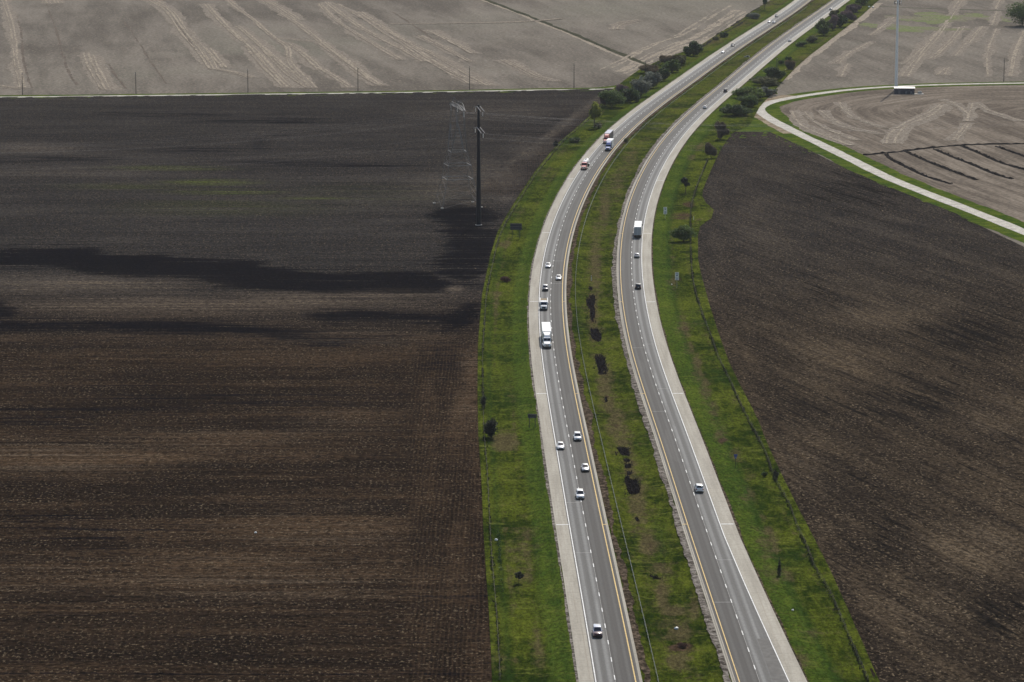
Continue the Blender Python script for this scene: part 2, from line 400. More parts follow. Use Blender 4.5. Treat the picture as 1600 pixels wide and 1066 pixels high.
# transverse survey marks on the shoulders
mk_st = [at(842, 279, ROADZ), at(860, 363, ROADZ), at(842, 471.5, ROADZ), at(853, 615.5, ROADZ), at(889, 820.5, ROADZ)]
for (px, py) in ((889, 279.5), (858, 363.5), (842, 471.3), (852, 615.3), (886, 820)):
    st = LL.st(*at(px, py, ROADZ))
    strip('shoulder_mark', LL, -6.6, -3.85, ZM+.006, M_white, st-.28, st+.28); strip('shoulder_mark', LL, 3.95, 4.9, ZM+.006, M_yellow, st-.22, st+.22)
for (px, py) in ((1030, 282), (1004, 365), (1012, 471.8), (1053, 615), (1137, 819)):
    st = LR.st(*at(px, py, ROADZ))
    strip('shoulder_mark', LR, lambda Y: WR(Y)+.2, lambda Y: SR(Y)-.35, ZM+.006, M_white, st-.28, st+.28); strip('shoulder_mark', LR, -4.9, -3.9, ZM+.006, M_yellow, st-.22, st+.22)
for st in rng.uniform(60, 700, 9): strip('transverse_joint', LL, *( (-3.5, -.1) if rng.random() < .5 else (.1, 3.6)), ZM-.004, M_seam, st-.09, st+.09)
for st in rng.uniform(60, 700, 9): strip('transverse_joint', LR, *( (-3.6, -.1) if rng.random() < .5 else (.1, 3.4)), ZM-.004, M_seam, st-.09, st+.09)
sp = LR.st(*at(1196, 998, ROADZ)); strip('repair_patch', LR, lambda Y: 2.45+0*Y, lambda Y: WR(Y)-.12, ZM-.005, M_patch, 20, sp)
sp = LR.st(*at(1196, 1002, ROADZ))
# ------------------------------------------------------------------ field and verge outlines, digitised from the photograph
LEFT_EDGE = [(774, 1066), (772, 1020), (768, 950), (764, 900), (759, 820), (757, 770), (754, 719), (751, 680), (749.5, 610), (750, 540), (753, 500), (756, 462), (763, 428), (769, 400), (780, 363.6), (794, 338), (811, 310), (839, 268), (862, 239.8), (878, 221), (900, 203), (921, 184), (940, 164), (957, 142)]
FENCE_R = [(1357, 1066), (1320, 981), (1287, 911), (1275, 892), (1260, 854.5), (1245, 823), (1233, 790), (1211, 750), (1200, 720), (1179, 675), (1167.6, 654.6), (1152.6, 623), (1136, 587), (1122.6, 560), (1112, 530), (1104, 509.6), (1095, 484), (1084, 445), (1080, 405), (1079, 354), (1080, 327), (1084, 307.5), (1097.6, 270), (1106, 250)]
RIGHT_EDGE = [(1369, 1066), (1320, 953), (1290, 886), (1266, 839.5), (1240.6, 790), (1218, 744), (1197, 699), (1182, 660), (1166, 627.6), (1149.6, 596), (1134.6, 564.5), (1116, 511), (1104, 472), (1092, 427), (1088, 405), (1088, 369), (1091.6, 354), (1109.6, 342), (1112.6, 328.5), (1102, 319.5), (1095, 308), (1096, 297), (1109, 266), (1124, 234.6), (1142, 209)]
UPL = [(957, 142), (975, 128), (1000, 110), (1040, 92), (1094, 73), (1121, 55), (1150, 38.8), (1175, 20), (1205, 1)]
UPR = [(1142, 209), (1170, 196), (1185, 168), (1205, 146), (1222, 127), (1240, 108), (1265, 86), (1290, 67), (1320, 44), (1345, 25), (1368, 4)]
def curve(px):                                # monotone X(Y)
    p = np.array([at(a, b, 0) for a, b in px]); p = p[np.argsort(p[:, 1])]
    return p
pl = curve(LEFT_EDGE+UPL[1:]); pr = curve(RIGHT_EDGE+UPR[1:])
def ext(p, y0, y1):
    a = p[0]+(p[2]-p[0])*(y0-p[0, 1])/(p[2, 1]-p[0, 1]); b = p[-1]+(p[-1]-p[-3])*(y1-p[-1, 1])/(p[-1, 1]-p[-3, 1])
    return np.vstack([a, p, b])
pl = ext(pl, YN, YF); pr = ext(pr, YN, YF)
XLE = lambda Y: np.interp(Y, pl[:, 1], pl[:, 0]); XRE = lambda Y: np.interp(Y, pr[:, 1], pr[:, 0])
def sstep(x, a, b):
    t = np.clip((x-a)/(b-a), 0, 1); return t*t*(3-2*t)
def verge_z(X, Y):
    a = LL.lat(X, Y); b = LR.lat(X, Y); sr = SR(Y)
    z = np.full(np.shape(X), ROADZ-.06)
    lo = a < -6.8; d = -6.8-a; z = np.where(lo, .08+(ROADZ-.14)*(1-sstep(d, .3, 7.5))+.25*sstep(d, 9, 16), z)
    hi = b > sr; d = b-sr; z = np.where(hi, .06+(ROADZ-.12)*(1-sstep(d, .3, 7))+.22*sstep(d, 9, 18), z)
    md = (a > 5.05) & (b < -5.1); w = (a-5.05)+(-5.1-b); t = np.clip((a-5.05)/np.maximum(w, .1), 0, 1)
    z = np.where(md, ROADZ-.06-(ROADZ-.14)*np.sin(np.pi*t)**.8, z)
    return z
# soft patches given by photo position: (x, y, half width, half height, strength)
def patches(px, py, lst):
    r = np.zeros(np.shape(px))
    for (x, y, a, b, s) in lst: r = np.maximum(r, s*np.exp(-(((px-x)/a)**2+((py-y)/b)**2)**1.3))
    return r
DRY = [(787, 381, 12, 6, .75), (806, 330, 16, 10, .4), (850, 270, 20, 14, .42), (880, 236, 18, 10, .4), (787, 690, 20, 15, 1.35), (815, 880, 24, 70, .50), (838, 850, 10, 40, .35), (783, 1035, 18, 25, .55), (840, 1010, 16, 30, .55), (775, 470, 8, 30, .55), (773, 460, 14, 6, .6), (815, 420, 8, 6, .4), (836, 1000, 14, 30, .5),
 (931, 420, 9, 60, .5), (928, 480, 8, 60, .45), (945, 600, 12, 40, .55), (953, 632, 9, 16, .7), (962, 660, 14, 25, .6), (975, 690, 13, 22, .45), (985, 735, 9, 35, .6), (997, 790, 14, 40, .55), (1012, 850, 13, 20, .75), (1035, 930, 12, 26, .7), (1050, 955, 20, 9, .75), (1036, 888, 14, 7, .6), (1085, 955, 9, 18, .7), (1062, 985, 22, 18, .5), (1060, 1030, 20, 16, .5), (945, 320, 9, 40, .45), (965, 290, 12, 30, .35), (985, 250, 14, 20, .3), (960, 380, 10, 40, .3),
 (1068, 512, 16, 16, .55), (1080, 545, 14, 10, .5), (1090, 575, 10, 30, .6), (1102, 610, 12, 22, .7), (1115, 640, 12, 16, .55), (1150, 625, 9, 9, .5), (1125, 680, 12, 18, .6), (1148, 712, 14, 14, .6), (1172, 742, 10, 8, .6), (1165, 775, 12, 22, .5), (1200, 850, 22, 30, .55), (1205, 905, 22, 22, .5), (1230, 900, 20, 14, .45), (1250, 1030, 14, 25, .6), (1262, 990, 14, 14, .45), (1085, 230, 14, 8, .5), (1093, 228, 10, 6, .7), (1080, 246, 9, 5, .6), (1048, 440, 12, 16, .4), (1110, 335, 10, 14, .5), (1090, 350, 7, 20, .3), (1245, 108, 14, 8, .5), (1262, 92, 20, 8, .5), (1110, 62, 30, 10, .45), (1150, 35, 25, 9, .4), (1200, 5, 20, 6, .4)]
RUST = [(790, 436, 9, 8, .65), (1065, 338, 24, 7, .7), (1078, 320, 14, 9, .6), (1128, 690, 10, 9, .6), (1066, 1011, 24, 8, .95), (923, 472, 8, 13, .8), (926, 492, 5, 16, .7), (1060, 437, 8, 5, .6), (948, 622, 6, 9, .6), (1015, 857, 10, 14, .4), (963, 665, 9, 7, .5), (1030, 930, 9, 16, .5), (1300, 1050, 10, 14, .3), (1070, 512, 10, 9, .4), (935, 420, 5, 25, .4), (942, 330, 6, 20, .4), (850, 985, 14, 9, .35)]
LUSH = [(800, 600, 22, 50, .5), (790, 540, 30, 30, .35), (840, 900, 10, 90, .35), (1090, 505, 20, 6, .8), (1085, 490, 12, 14, .35), (1130, 665, 12, 22, .5), (1240, 870, 26, 16, .5), (1150, 740, 12, 40, .35), (1030, 845, 16, 36, .6), (1010, 690, 14, 36, .5), (1000, 610, 12, 30, .4), (1115, 560, 14, 3, .8), (1118, 580, 16, 3, .8), (1125, 592, 18, 4, .8), (1140, 600, 14, 4, .5), (1055, 470, 9, 60, .3), (1110, 640, 6, 60, .3), (1190, 800, 6, 60, .35), (1000, 300, 18, 10, .3), (950, 350, 10, 40, .3), (905, 480, 7, 60, .3), (870, 215, 16, 14, .3)]
def grow(n0, n1, x0f, x1f, ncol, zf, name, mat, attr_fn, bumpy=0., kind='structure'):
    m = (YS >= n0) & (YS <= n1); Y = YS[m]; n = len(Y)
    t = np.linspace(0, 1, ncol); X = x0f(Y)[:, None]+(x1f(Y)-x0f(Y))[:, None]*t[None]; YY = np.repeat(Y[:, None], ncol, 1)
    Z = zf(X, YY)
    if bumpy:
        nz = rng.normal(0, 1, X.shape); nz = (nz+np.roll(nz, 1, 0)+np.roll(nz, 1, 1)+np.roll(nz, -1, 0))/2; Z = Z+bumpy*nz
    px, py = proj(X, YY, Z); at_ = attr_fn(px, py, X, YY)
    i, j = np.meshgrid(np.arange(n-1), np.arange(ncol-1), indexing='ij'); a = (i*ncol+j).ravel()
    F = np.column_stack([a, a+1, a+1+ncol, a+ncol])
    return tag(mk(name, np.stack([X, YY, Z], -1).reshape(-1, 3), F, mat, attrs={k: v.ravel() for k, v in at_.items()}, smooth=True), kind=kind)
def vat(px, py, X, Y):
    a = LL.lat(X, Y); b = LR.lat(X, Y); sr = SR(Y)
    mown = np.maximum(sstep(-a, 6.8, 7.6)*(1-sstep(-a, 11, 13)), sstep(b, sr, sr+.8)*(1-sstep(b, sr+5, sr+7.5)))
    far = sstep(Y, 1500, 2200)*.22  # far grass paled with distance, haze put into the verge colour
    med = ((a > 6) & (b < -6))*(.12+.22*np.sin(np.pi*np.clip((a-5)/np.maximum(a-b-10, 1), 0, 1))**3)
    de = X-XLE(Y); df = XRE(Y)-X; wv = .5+.5*np.sin(Y*.021)*np.sin(Y*.0083+1)
    line = np.maximum(np.exp(-((de-4.2)/.7)**2)*.55*wv, np.exp(-((df-3.2)/.8)**2)*.5*wv)
    line = np.maximum(line, np.exp(-((-a-13.5)/.8)**2)*.4*(1-wv)); line = np.maximum(line, .45*wv*np.exp(-((b-sr-7.2)/.9)**2))
    dkl = np.maximum(np.exp(-((de-2.6)/.8)**2)*.6, np.exp(-((b-sr-6.0)/1.1)**2)*.7); dkl = np.maximum(dkl, np.exp(-((-a-8.6)/.9)**2)*.5)
    return dict(dry=patches(px, py, DRY)+far+med+line, rust=patches(px, py, RUST), lush=np.maximum(patches(px, py, LUSH), dkl), mown=mown)
def vz(X, Y):
    z = verge_z(X, Y); a = LL.lat(X, Y); b = LR.lat(X, Y)
    on = ((a > -7.2) & (a < 5.6)) | ((b > -5.6) & (b < SR(Y)+.5))
    nz = rng.normal(0, 1, np.shape(X)); nz = (nz+np.roll(nz, 1, 0)+np.roll(nz, 1, 1)+np.roll(nz, -1, 0))/2
    return np.where(on, np.minimum(z, ROADZ-.10), np.maximum(z+.05*nz, .05))
grow(YN, YF, lambda Y: XLE(Y)-.6, lambda Y: XRE(Y)+.6, 110, vz, 'grass_verge', M_grass, vat)
# ragged stone and earth margins beside the pavement
strip('stone_margin', LL, lambda Y: -7.35+0*Y, lambda Y: -6.75+0*Y, ROADZ-.03, M_stonestrip, jag=.1)
strip('earth_margin', LL, 5.0, 6.5, ROADZ-.025, M_dirtstrip, jag=.30, ncol=3)
strip('stone_margin', LR, -6.45, -5.05, ROADZ-.025, M_stonestrip, jag=.22, ncol=3)
strip('earth_margin', LR, lambda Y: SR(Y)-.05, lambda Y: SR(Y)+.4, ROADZ-.03, M_dirtstrip, jag=.12)

# ------------------------------------------------------------------ ground and fields
g = 9000
tag(mk('ground', [(-g, -800, 0), (g, -800, 0), (g, 14000, 0), (-g, 14000, 0)], [(0, 1, 2, 3)], M_stub), kind='structure')
RL = [(-500, 158), (-250, 155), (0, 152.3), (250, 149.6), (500, 146.7), (750, 143), (860, 141), (957, 138.5)]       # the farm road on the left
rlp = np.array([at(*p) for p in RL]); YTOP = lambda X: np.interp(X, rlp[:, 0], rlp[:, 1])
WETL = [(270, 180, 170, 6, .4), (420, 190, 160, 6, .4), (60, 250, 160, 6, .4), (520, 258, 140, 7, .4), (300, 235, 160, 5, .35), (405, 228, 22, 12, .45), (300, 630, 240, 18, .35), (60, 655, 120, 20, .4), (690, 560, 50, 40, .3), (840, 215, 70, 28, .35), (890, 180, 50, 18, .35), (800, 270, 40, 30, .35), (120, 840, 200, 25, .3), (640, 440, 140, 30, .35), (150, 470, 300, 40, .22)]
WETP = [[(-400, 393), (0, 391), (90, 388), (165, 386), (150, 397), (215, 398), (262, 398), (268, 404), (345, 407), (430, 407), (400, 416), (472, 420), (500, 421), (440, 424), (530, 427), (600, 425), (672, 425), (712, 447), (690, 460), (600, 462), (520, 459), (462, 456), (395, 452), (330, 446), (300, 437), (180, 434), (118, 427), (85, 416), (0, 416), (-400, 420)],
 [(-400, 498), (0, 501), (60, 503), (200, 502), (300, 504), (400, 511), (460, 517), (560, 522), (690, 524), (640, 530), (560, 536), (520, 541), (452, 534), (400, 523), (250, 516), (150, 513), (0, 516), (-400, 515)],
 [(-400, 462), (0, 470), (36, 482), (42, 490), (0, 499), (-400, 500)],
 [(470, 489), (560, 482), (640, 489), (700, 494), (715, 482), (738, 468), (750, 474), (749, 498), (738, 512), (705, 521), (640, 524), (700, 512), (690, 504), (600, 500), (500, 498)],
 [(672, 334), (700, 322), (738, 311), (747, 322), (775, 333), (793, 336), (772, 348), (757, 353), (786, 364), (779, 388), (766, 424), (735, 444), (680, 432), (672, 418), (690, 400), (699, 376), (688, 352)]]
def inside(px, py, poly):
    r = np.zeros(np.shape(px), bool); n = len(poly)
    for k in range(n):
        (x0, y0), (x1, y1) = poly[k], poly[(k+1) % n]
        if y0 == y1: continue
        r ^= ((y0 > py) != (y1 > py)) & (px < (x1-x0)*(py-y0)/(y1-y0)+x0)
    return r
def soft(m, n=1):
    for _ in range(n):
        m = (m*2+np.roll(m, 1, 0)+np.roll(m, -1, 0)+np.roll(m, 1, 1)+np.roll(m, -1, 1))/6
    return m
TANL = [(100, 445, 200, 14, .8), (260, 478, 220, 14, .9), (470, 470, 140, 11, .9), (590, 468, 110, 14, .7), (560, 528, 120, 10, .55), (40, 232, 90, 8, .5), (760, 175, 150, 14, .35), (110, 270, 160, 9, .4), (690, 290, 60, 20, .6), (770, 275, 50, 30, .5), (830, 232, 40, 22, .4), (735, 575, 18, 26, .6), (100, 715, 200, 25, .5), (330, 690, 200, 20, .35), (480, 820, 140, 40, .4), (400, 900, 260, 40, .35), (730, 640, 24, 30, .4), (60, 900, 200, 30, .3), (520, 660, 120, 30, .2), (710, 452, 14, 6, .9), (790, 312, 12, 4, .9), (735, 318, 16, 4, .8)]
WEEDL = [(262, 263, 90, 3.5, .9), (330, 286, 70, 5, 1.), (350, 300, 90, 4, .9), (490, 310, 60, 2.5, 1.), (200, 292, 100, 5, .5), (360, 325, 160, 12, .4), (560, 305, 140, 18, .2)]
def edgeL(Y): return XLE(Y)
def left_field():
    rows, cols = 620, 170; r = np.linspace(0, 1, rows)**1.5; a = np.linspace(0, 1, cols)
    Yb = YN; X = np.zeros((rows, cols)); Y = np.full((rows, cols), 900.)
    A, Rr = np.meshgrid(a, r)
    Y = Yb+Rr*(1650-Yb)
    for _ in range(8):
        xl = -.26*Y-30; xr = edgeL(Y)+.25; X = xl+A*(xr-xl); Y = Yb+Rr*(YTOP(X)-Yb)
    px, py = proj(X, Y, 0)
    hd = sstep(px, 628, 650)*sstep(py, 500, 560)
    hd = np.maximum(hd, sstep(px-np.interp(py, [140, 165, 215, 255, 290, 300], [960, 925, 862, 805, 745, 735]), -6, 6)*(1-sstep(py, 300, 312)))
    wy = py+.9*np.sin(px*.045+2.*np.sin(px*.013))+.7*np.sin(px*.021+1); wp = np.zeros(px.shape)
    for q_, pg in enumerate(WETP): wp = np.maximum(wp, np.maximum(soft(inside(px, wy, pg).astype(float), 7)*(.86 if q_ < 3 else .74), np.maximum(.42*soft(inside(px, wy-8, pg).astype(float), 10), .30*soft(inside(px, wy+9, pg).astype(float), 10))))
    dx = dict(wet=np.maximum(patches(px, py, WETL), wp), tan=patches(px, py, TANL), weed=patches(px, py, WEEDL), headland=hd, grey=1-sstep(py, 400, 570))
    xc = np.interp(py, [140, 165, 190, 215, 235, 255, 275, 292, 302], [958, 930, 893, 862, 832, 806, 783, 757, 738]); yy = (py > 150) & (py < 304)
    dx['tan'] = np.maximum(dx['tan'], yy*.75*np.exp(-((px-xc+7)/8.)**2)); dx['wet'] = np.maximum(dx['wet'], yy*.42*sstep(px-xc, 0, 14))
    i, j = np.meshgrid(np.arange(rows-1), np.arange(cols-1), indexing='ij'); q = (i*cols+j).ravel()
    Z = np.maximum(.03, .09+rng.normal(0, .04, X.shape))
    tag(mk('ploughed_field', np.stack([X, Y, Z], -1).reshape(-1, 3), np.column_stack([q, q+1, q+1+cols, q+cols]), M_soilL, attrs={k: v.ravel() for k, v in dx.items()}, smooth=True), kind='structure')
left_field()
UP_R = [(1154, 201), (1187, 200), (1205, 207.5), (1220, 214), (1258.7, 232), (1327, 266.5), (1390, 292.7), (1442.5, 313.7), (1495, 334.7), (1547.5, 361), (1600, 386), (1700, 436), (1900, 540)]
uprp = np.array([at(*p) for p in UP_R]); YTOPR = lambda X: np.interp(X, uprp[:, 0], uprp[:, 1])
def right_field():
    rows, cols = 300, 130; r = np.linspace(0, 1, rows)**1.4; a = np.linspace(0, 1, cols)
    # left border follows the verge, right border far outside the frame, far border follows the gravel road's grass
    lo = XRE(np.linspace(YN, 1415, 400)); Yl = np.linspace(YN, 1415, 400)
    A, Rr = np.meshgrid(a, r); Y = YN+Rr*(1400-YN)
    X = None
    for _ in range(14):
        xl = XRE(Y)-.2; xr = .22*Y+70; X = xl+(A**1.2)*(xr-xl); Yn = YN+Rr*(np.minimum(YTOPR(X), 1490)-YN); Y = .5*Y+.5*Yn
    px, py = proj(X, Y, 0); d = X-XRE(Y)
    hd = 1-sstep(d, 6, 14)
    WET = [(1340, 300, 120, 30, .4), (1500, 520, 120, 40, .45), (1450, 620, 120, 40, .4), (1300, 470, 60, 30, .3), (1380, 850, 80, 40, .35), (1560, 960, 60, 40, .4), (1250, 640, 60, 60, .3)]
    TAN = [(1300, 560, 90, 40, .4), (1520, 860, 90, 40, .5), (1380, 490, 100, 24, .35), (1190, 380, 50, 40, .25), (1420, 960, 90, 40, .3), (1260, 720, 40, 60, .3), (1560, 650, 60, 30, .4), (1180, 330, 40, 20, .3)]
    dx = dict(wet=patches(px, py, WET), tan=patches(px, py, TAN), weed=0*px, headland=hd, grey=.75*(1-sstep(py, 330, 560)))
    i, j = np.meshgrid(np.arange(rows-1), np.arange(cols-1), indexing='ij'); q = (i*cols+j).ravel()
    Z = np.maximum(.03, .09+rng.normal(0, .04, X.shape))
    tag(mk('ploughed_field', np.stack([X, Y, Z], -1).reshape(-1, 3), np.column_stack([q, q+1, q+1+cols, q+cols]), M_soilR, attrs={k: v.ravel() for k, v in dx.items()}, smooth=True), kind='structure')
right_field()

def smooth_path(pts, step=3.):
    P = np.asarray(pts, float); t = np.concatenate([[0], np.cumsum(np.linalg.norm(np.diff(P, axis=0), axis=1))])
    if len(P) > 2:
        fx, fy = natspline(t, P[:, 0]), natspline(t, P[:, 1])
    else:
        fx = lambda q: np.interp(q, t, P[:, 0]); fy = lambda q: np.interp(q, t, P[:, 1])
    q = np.linspace(0, t[-1], max(2, int(t[-1]/step)+1)); return np.stack([fx(q), fy(q)], 1), q
def ribbon_data(P, w0, w1, z, jag=0., gap=0.):
    d = np.gradient(P, axis=0); d /= np.linalg.norm(d, axis=1)[:, None]+1e-9; n = np.stack([d[:, 1], -d[:, 0]], 1)
    a = w0+(jag*edge_noise(len(P)) if jag else 0); b = w1+(jag*edge_noise(len(P)) if jag else 0)
    L = P+n*np.asarray(a).reshape(-1, 1); Rr = P+n*np.asarray(b).reshape(-1, 1)
    V = np.concatenate([np.column_stack([L, np.full(len(P), z)]), np.column_stack([Rr, np.full(len(P), z)])]); k = len(P)
    F = [(i, i+1, k+i+1, k+i) for i in range(k-1) if rng.random() >= gap]
    return V, F
def ribbons(name, paths, z, mat, jag=.0, gap=0., kind='structure'):
    VV = []; FF = []; b = 0
    for (pts, w0, w1) in paths:
        P, q = smooth_path([at(*p) for p in pts]); V, F = ribbon_data(P, w0, w1, z+.0007+.0031*len(VV), jag, gap)
        VV.append(V); FF += [tuple(i+b for i in f) for f in F]; b += len(V)
    return tag(mk(name, np.vstack(VV), FF, mat), kind=kind)
# farm road on the left, gravel road with its bend on the right
RLx = RL[:-1]+[(962, 138.2), (985, 135)]
ribbons('roadside_grass', [(RLx, -9.5, 9.)], .06, M_roadgrass, .4)
ribbons('farm_road', [(RLx, -2.9, 2.1)], .09, M_gravel, .1)
GR = [(1900, 500), (1700, 405), (1600, 363), (1495, 321), (1442.5, 300.5), (1390, 279), (1337.5, 253.4), (1285, 227.5), (1232.5, 201.5), (1205, 187), (1191, 177.5), (1187.5, 170), (1195, 163.5), (1213, 158), (1258.7, 149.7), (1311, 142.5), (1398, 135.6), (1500, 132), (1600, 130.2), (1800, 127.5), (2000, 125)]
ribbons('roadside_grass', [(GR, -9.5, 9.5)], .07, M_roadgrass, .5)
ribbons('dirt_turnout', [([(1236, 209), (1212, 196), (1190, 183), (1180, 174), (1183, 165.5), (1202, 156.5), (1236, 149.5)], -3.4, 4.2)], .10, M_dirt, .6)
ribbons('gravel_road', [(GR, -2.9, 2.9)], .13, M_gravel, .15)
ribbons('dirt_turnout', [([(1211, 157.5), (1258.7, 149), (1311, 142), (1398, 135.2), (1600, 130)], 2.8, 4.3)], .12, M_dirt, .3)
tag(mk('roadside_grass', [(*at(a, b), .055) for a, b in ((1122, 232), (1150, 216), (1190, 216), (1224, 226), (1262, 242), (1290, 240), (1240, 205), (1200, 184), (1185, 176), (1186, 168), (1176, 171), (1162, 186))], [tuple(range(12))], M_roadgrass), kind='structure')
# a grassed waterway and the dark ditch line beside the far fields
ribbons('ditch', [([(700, -30), (759, 0), (800, 15.6), (844, 32.8), (891, 51.6), (937.5, 72), (987.5, 92), (1010, 102)], -2.3, 2.3)], .05, M_ditch, .5)
ribbons('straw_margin', [([(752, 0), (795, 16), (839, 33.5), (886, 52.3), (932, 73), (982, 93.5), (1003, 102)], -1.2, 1.2)], .06, M_track, .5)
ribbons('ditch', [([(1005, 112), (1040, 93), (1094, 74), (1121, 56), (1150, 39.8), (1175, 21), (1205, 2)], -1.8, 1.8)], .30, M_trench, .6)
ribbons('ditch', [([(1368, 10), (1420, 12.5), (1500, 15), (1590, 18), (1680, 20)], -3, 3)], .035, M_fallow, 1.)
ribbons('field_edge', [([(1224.5, 125), (1243, 107), (1268, 86.5), (1294, 67.5), (1324, 45), (1350, 25), (1372, 5)], -4, 3)], .06, M_track, .8)
ribbons('field_edge', [([(985+d, 118-e), (1020+d, 100-e), (1060+d, 80-e), (1095+d, 67-e), (1130+d, 48-e), (1170+d, 21-e)], -w, w) for d, e, w in ((0, 0, 1.6), (-6, 3, 1.2), (-14, 5, 1.5), (-22, 6, .8), (-30, 12, 1.), (-48, 8, .7), (4, 1, .9))], .04, M_track, .8, .1)
def c1(l): return [(a/3.2, b/3.2) for a, b in l]
def c2(l): return [(500+a/3.2, b/3.2) for a, b in l]
def c4(l): return [(1200+a/4, b/4) for a, b in l]
def c7(l): return [(1180+a/3.81, 130+b/3.81) for a, b in l]
LT = [c1([(20, 0), (45, 80), (70, 200), (80, 300), (100, 390), (110, 440)]), c1([(430, 265), (450, 330), (490, 400), (515, 450)]), c1([(455, 275), (480, 330), (540, 450)]),
 c1([(750, 0), (820, 40), (870, 100), (930, 180), (990, 250), (1060, 345)]), c1([(770, 0), (850, 50), (905, 120), (960, 190), (1035, 270), (1075, 345)]), c1([(1040, 240), (1080, 290), (1120, 340)]),
 c1([(1030, 20), (1090, 90), (1150, 150), (1220, 210)]), c1([(1160, 150), (1230, 210), (1320, 300), (1400, 390), (1450, 440)]), c1([(1200, 140), (1280, 210), (1380, 310), (1450, 380), (1540, 440)]), c1([(1185, 130), (1260, 190), (1340, 260), (1440, 350), (1530, 430)]), c1([(1240, 230), (1300, 310), (1360, 370), (1430, 435)]),
 c1([(1140, 0), (1200, 50), (1290, 120), (1370, 190), (1430, 230), (1450, 310), (1500, 370), (1570, 440)]), c1([(1310, 0), (1400, 60), (1500, 130), (1600, 210)]), c1([(1330, 0), (1420, 50), (1490, 100)]), c1([(1390, 190), (1500, 200), (1600, 210)]), c1([(1430, 215), (1500, 260), (1560, 310), (1600, 350)]), c1([(1060, 345), (1150, 360), (1250, 390)]), c1([(0, 430), (60, 440), (110, 445)]), c1([(235, 0), (245, 20)]), c1([(275, 0), (285, 18)]),
 c2([(0, 20), (80, 100), (200, 180), (300, 240), (400, 300)]), c2([(180, 60), (290, 140), (400, 210), (540, 300), (640, 360), (760, 420)]), c2([(200, 60), (320, 140), (440, 210), (560, 270), (700, 350), (850, 430)]), c2([(30, 10), (120, 80), (260, 170), (400, 240), (520, 310)]), c2([(300, 130), (430, 215), (540, 290), (660, 360), (800, 425)]),
 c2([(0, 215), (60, 260), (150, 330), (250, 400), (310, 430)]), c2([(10, 210), (80, 265), (180, 340), (290, 425)]), c2([(0, 340), (80, 390), (150, 440)]), c2([(500, 180), (620, 240), (750, 310)]), c2([(540, 150), (660, 210), (770, 270)]), c2([(910, 300), (1010, 350), (1090, 390), (1165, 410)]), c2([(930, 300), (1030, 350), (1110, 390)]), c2([(1470, 130), (1520, 110), (1600, 100)]), c2([(1480, 150), (1530, 118), (1570, 112)]), c2([(350, 120), (600, 118), (1000, 110), (1200, 95)]), c2([(80, 20), (160, 60), (210, 90)])]
RT = [c4(l) for l in ([(1130, 125), (1000, 280), (900, 400), (830, 480)], [(1130, 140), (1040, 260), (960, 350), (870, 480)], [(1115, 130), (1020, 240), (930, 330), (850, 400)], [(1200, 170), (1100, 290), (1010, 370)], [(1230, 165), (1140, 270), (1040, 360)], [(1220, 0), (1170, 70), (1140, 120)], [(1200, 0), (1150, 60)], [(1330, 170), (1230, 280), (1170, 350)], [(1345, 165), (1260, 270)], [(1430, 180), (1380, 300), (1370, 480)], [(1600, 190), (1550, 300), (1510, 480)], [(1615, 190), (1565, 300), (1522, 480)], [(1130, 420), (1100, 470)], [(1105, 430), (1060, 470)], [(430, 0), (1430, 70), (1400, 160)][1:], [(1450, 0), (1420, 60)], [(520, 320), (440, 400)], [(500, 400), (460, 480)], [(640, 260), (520, 330), (400, 400)], [(790, 110), (640, 220)])]
RT += [c4(l) for l in ([(1080, 650), (1010, 700), (880, 760), (780, 820), (740, 900)], [(1090, 660), (1000, 730), (900, 770), (820, 830), (790, 900)], [(1240, 770), (1200, 820), (1150, 880)], [(1255, 770), (1215, 830), (1165, 880)], [(450, 640), (510, 700)], [(230, 700), (300, 770), (420, 830), (560, 880)], [(150, 690), (220, 790), (380, 860), (520, 910)], [(320, 690), (420, 760), (560, 810), (720, 840)], [(440, 640), (480, 690), (600, 760), (740, 800)], [(1090, 620), (1180, 660), (1260, 720)], [(1280, 640), (1240, 760)], [(1300, 640), (1400, 700), (1600, 760)])]
def thick(l, w): return [(p, -w*rng.uniform(.7, 1.2), w*rng.uniform(.7, 1.2)) for p in l]
def shifted(l, d): return [(p, -d-.55*rng.uniform(.6, 1.2), -d+.55*rng.uniform(.6, 1.2)) for p in l]
ribbons('tyre_track', [(p, -4.5*rng.uniform(.6, 1.3), 4.5*rng.uniform(.6, 1.3)) for p in LT], .03, M_trackfaint, 1.1)
ribbons('tyre_track', shifted(LT, 1.25), .14, M_track, .28, .06); ribbons('tyre_track', shifted(LT, -1.25), .26, M_track, .28, .06)
ribbons('tyre_track', [(p, -3.5*rng.uniform(.6, 1.3), 3.5*rng.uniform(.6, 1.3)) for p in RT], .03, M_trackfaint, 1.)
ribbons('tyre_track', thick(RT, .5), .14, M_track, .25, .12)
DT = [c1([(85, 80), (110, 200), (120, 320), (160, 440)]), c1([(320, 280), (345, 360), (385, 425)]), c1([(620, 110), (680, 190), (740, 290), (830, 420)]), c1([(540, 320), (580, 380), (630, 445)]), c1([(870, 110), (950, 210), (1030, 310)]), c2([(360, 60), (500, 150), (640, 260)]), c1([(230, 20), (290, 180), (320, 290)])]
ribbons('tyre_track', thick(DT, .7), .045, M_trackdark, .35, .1)
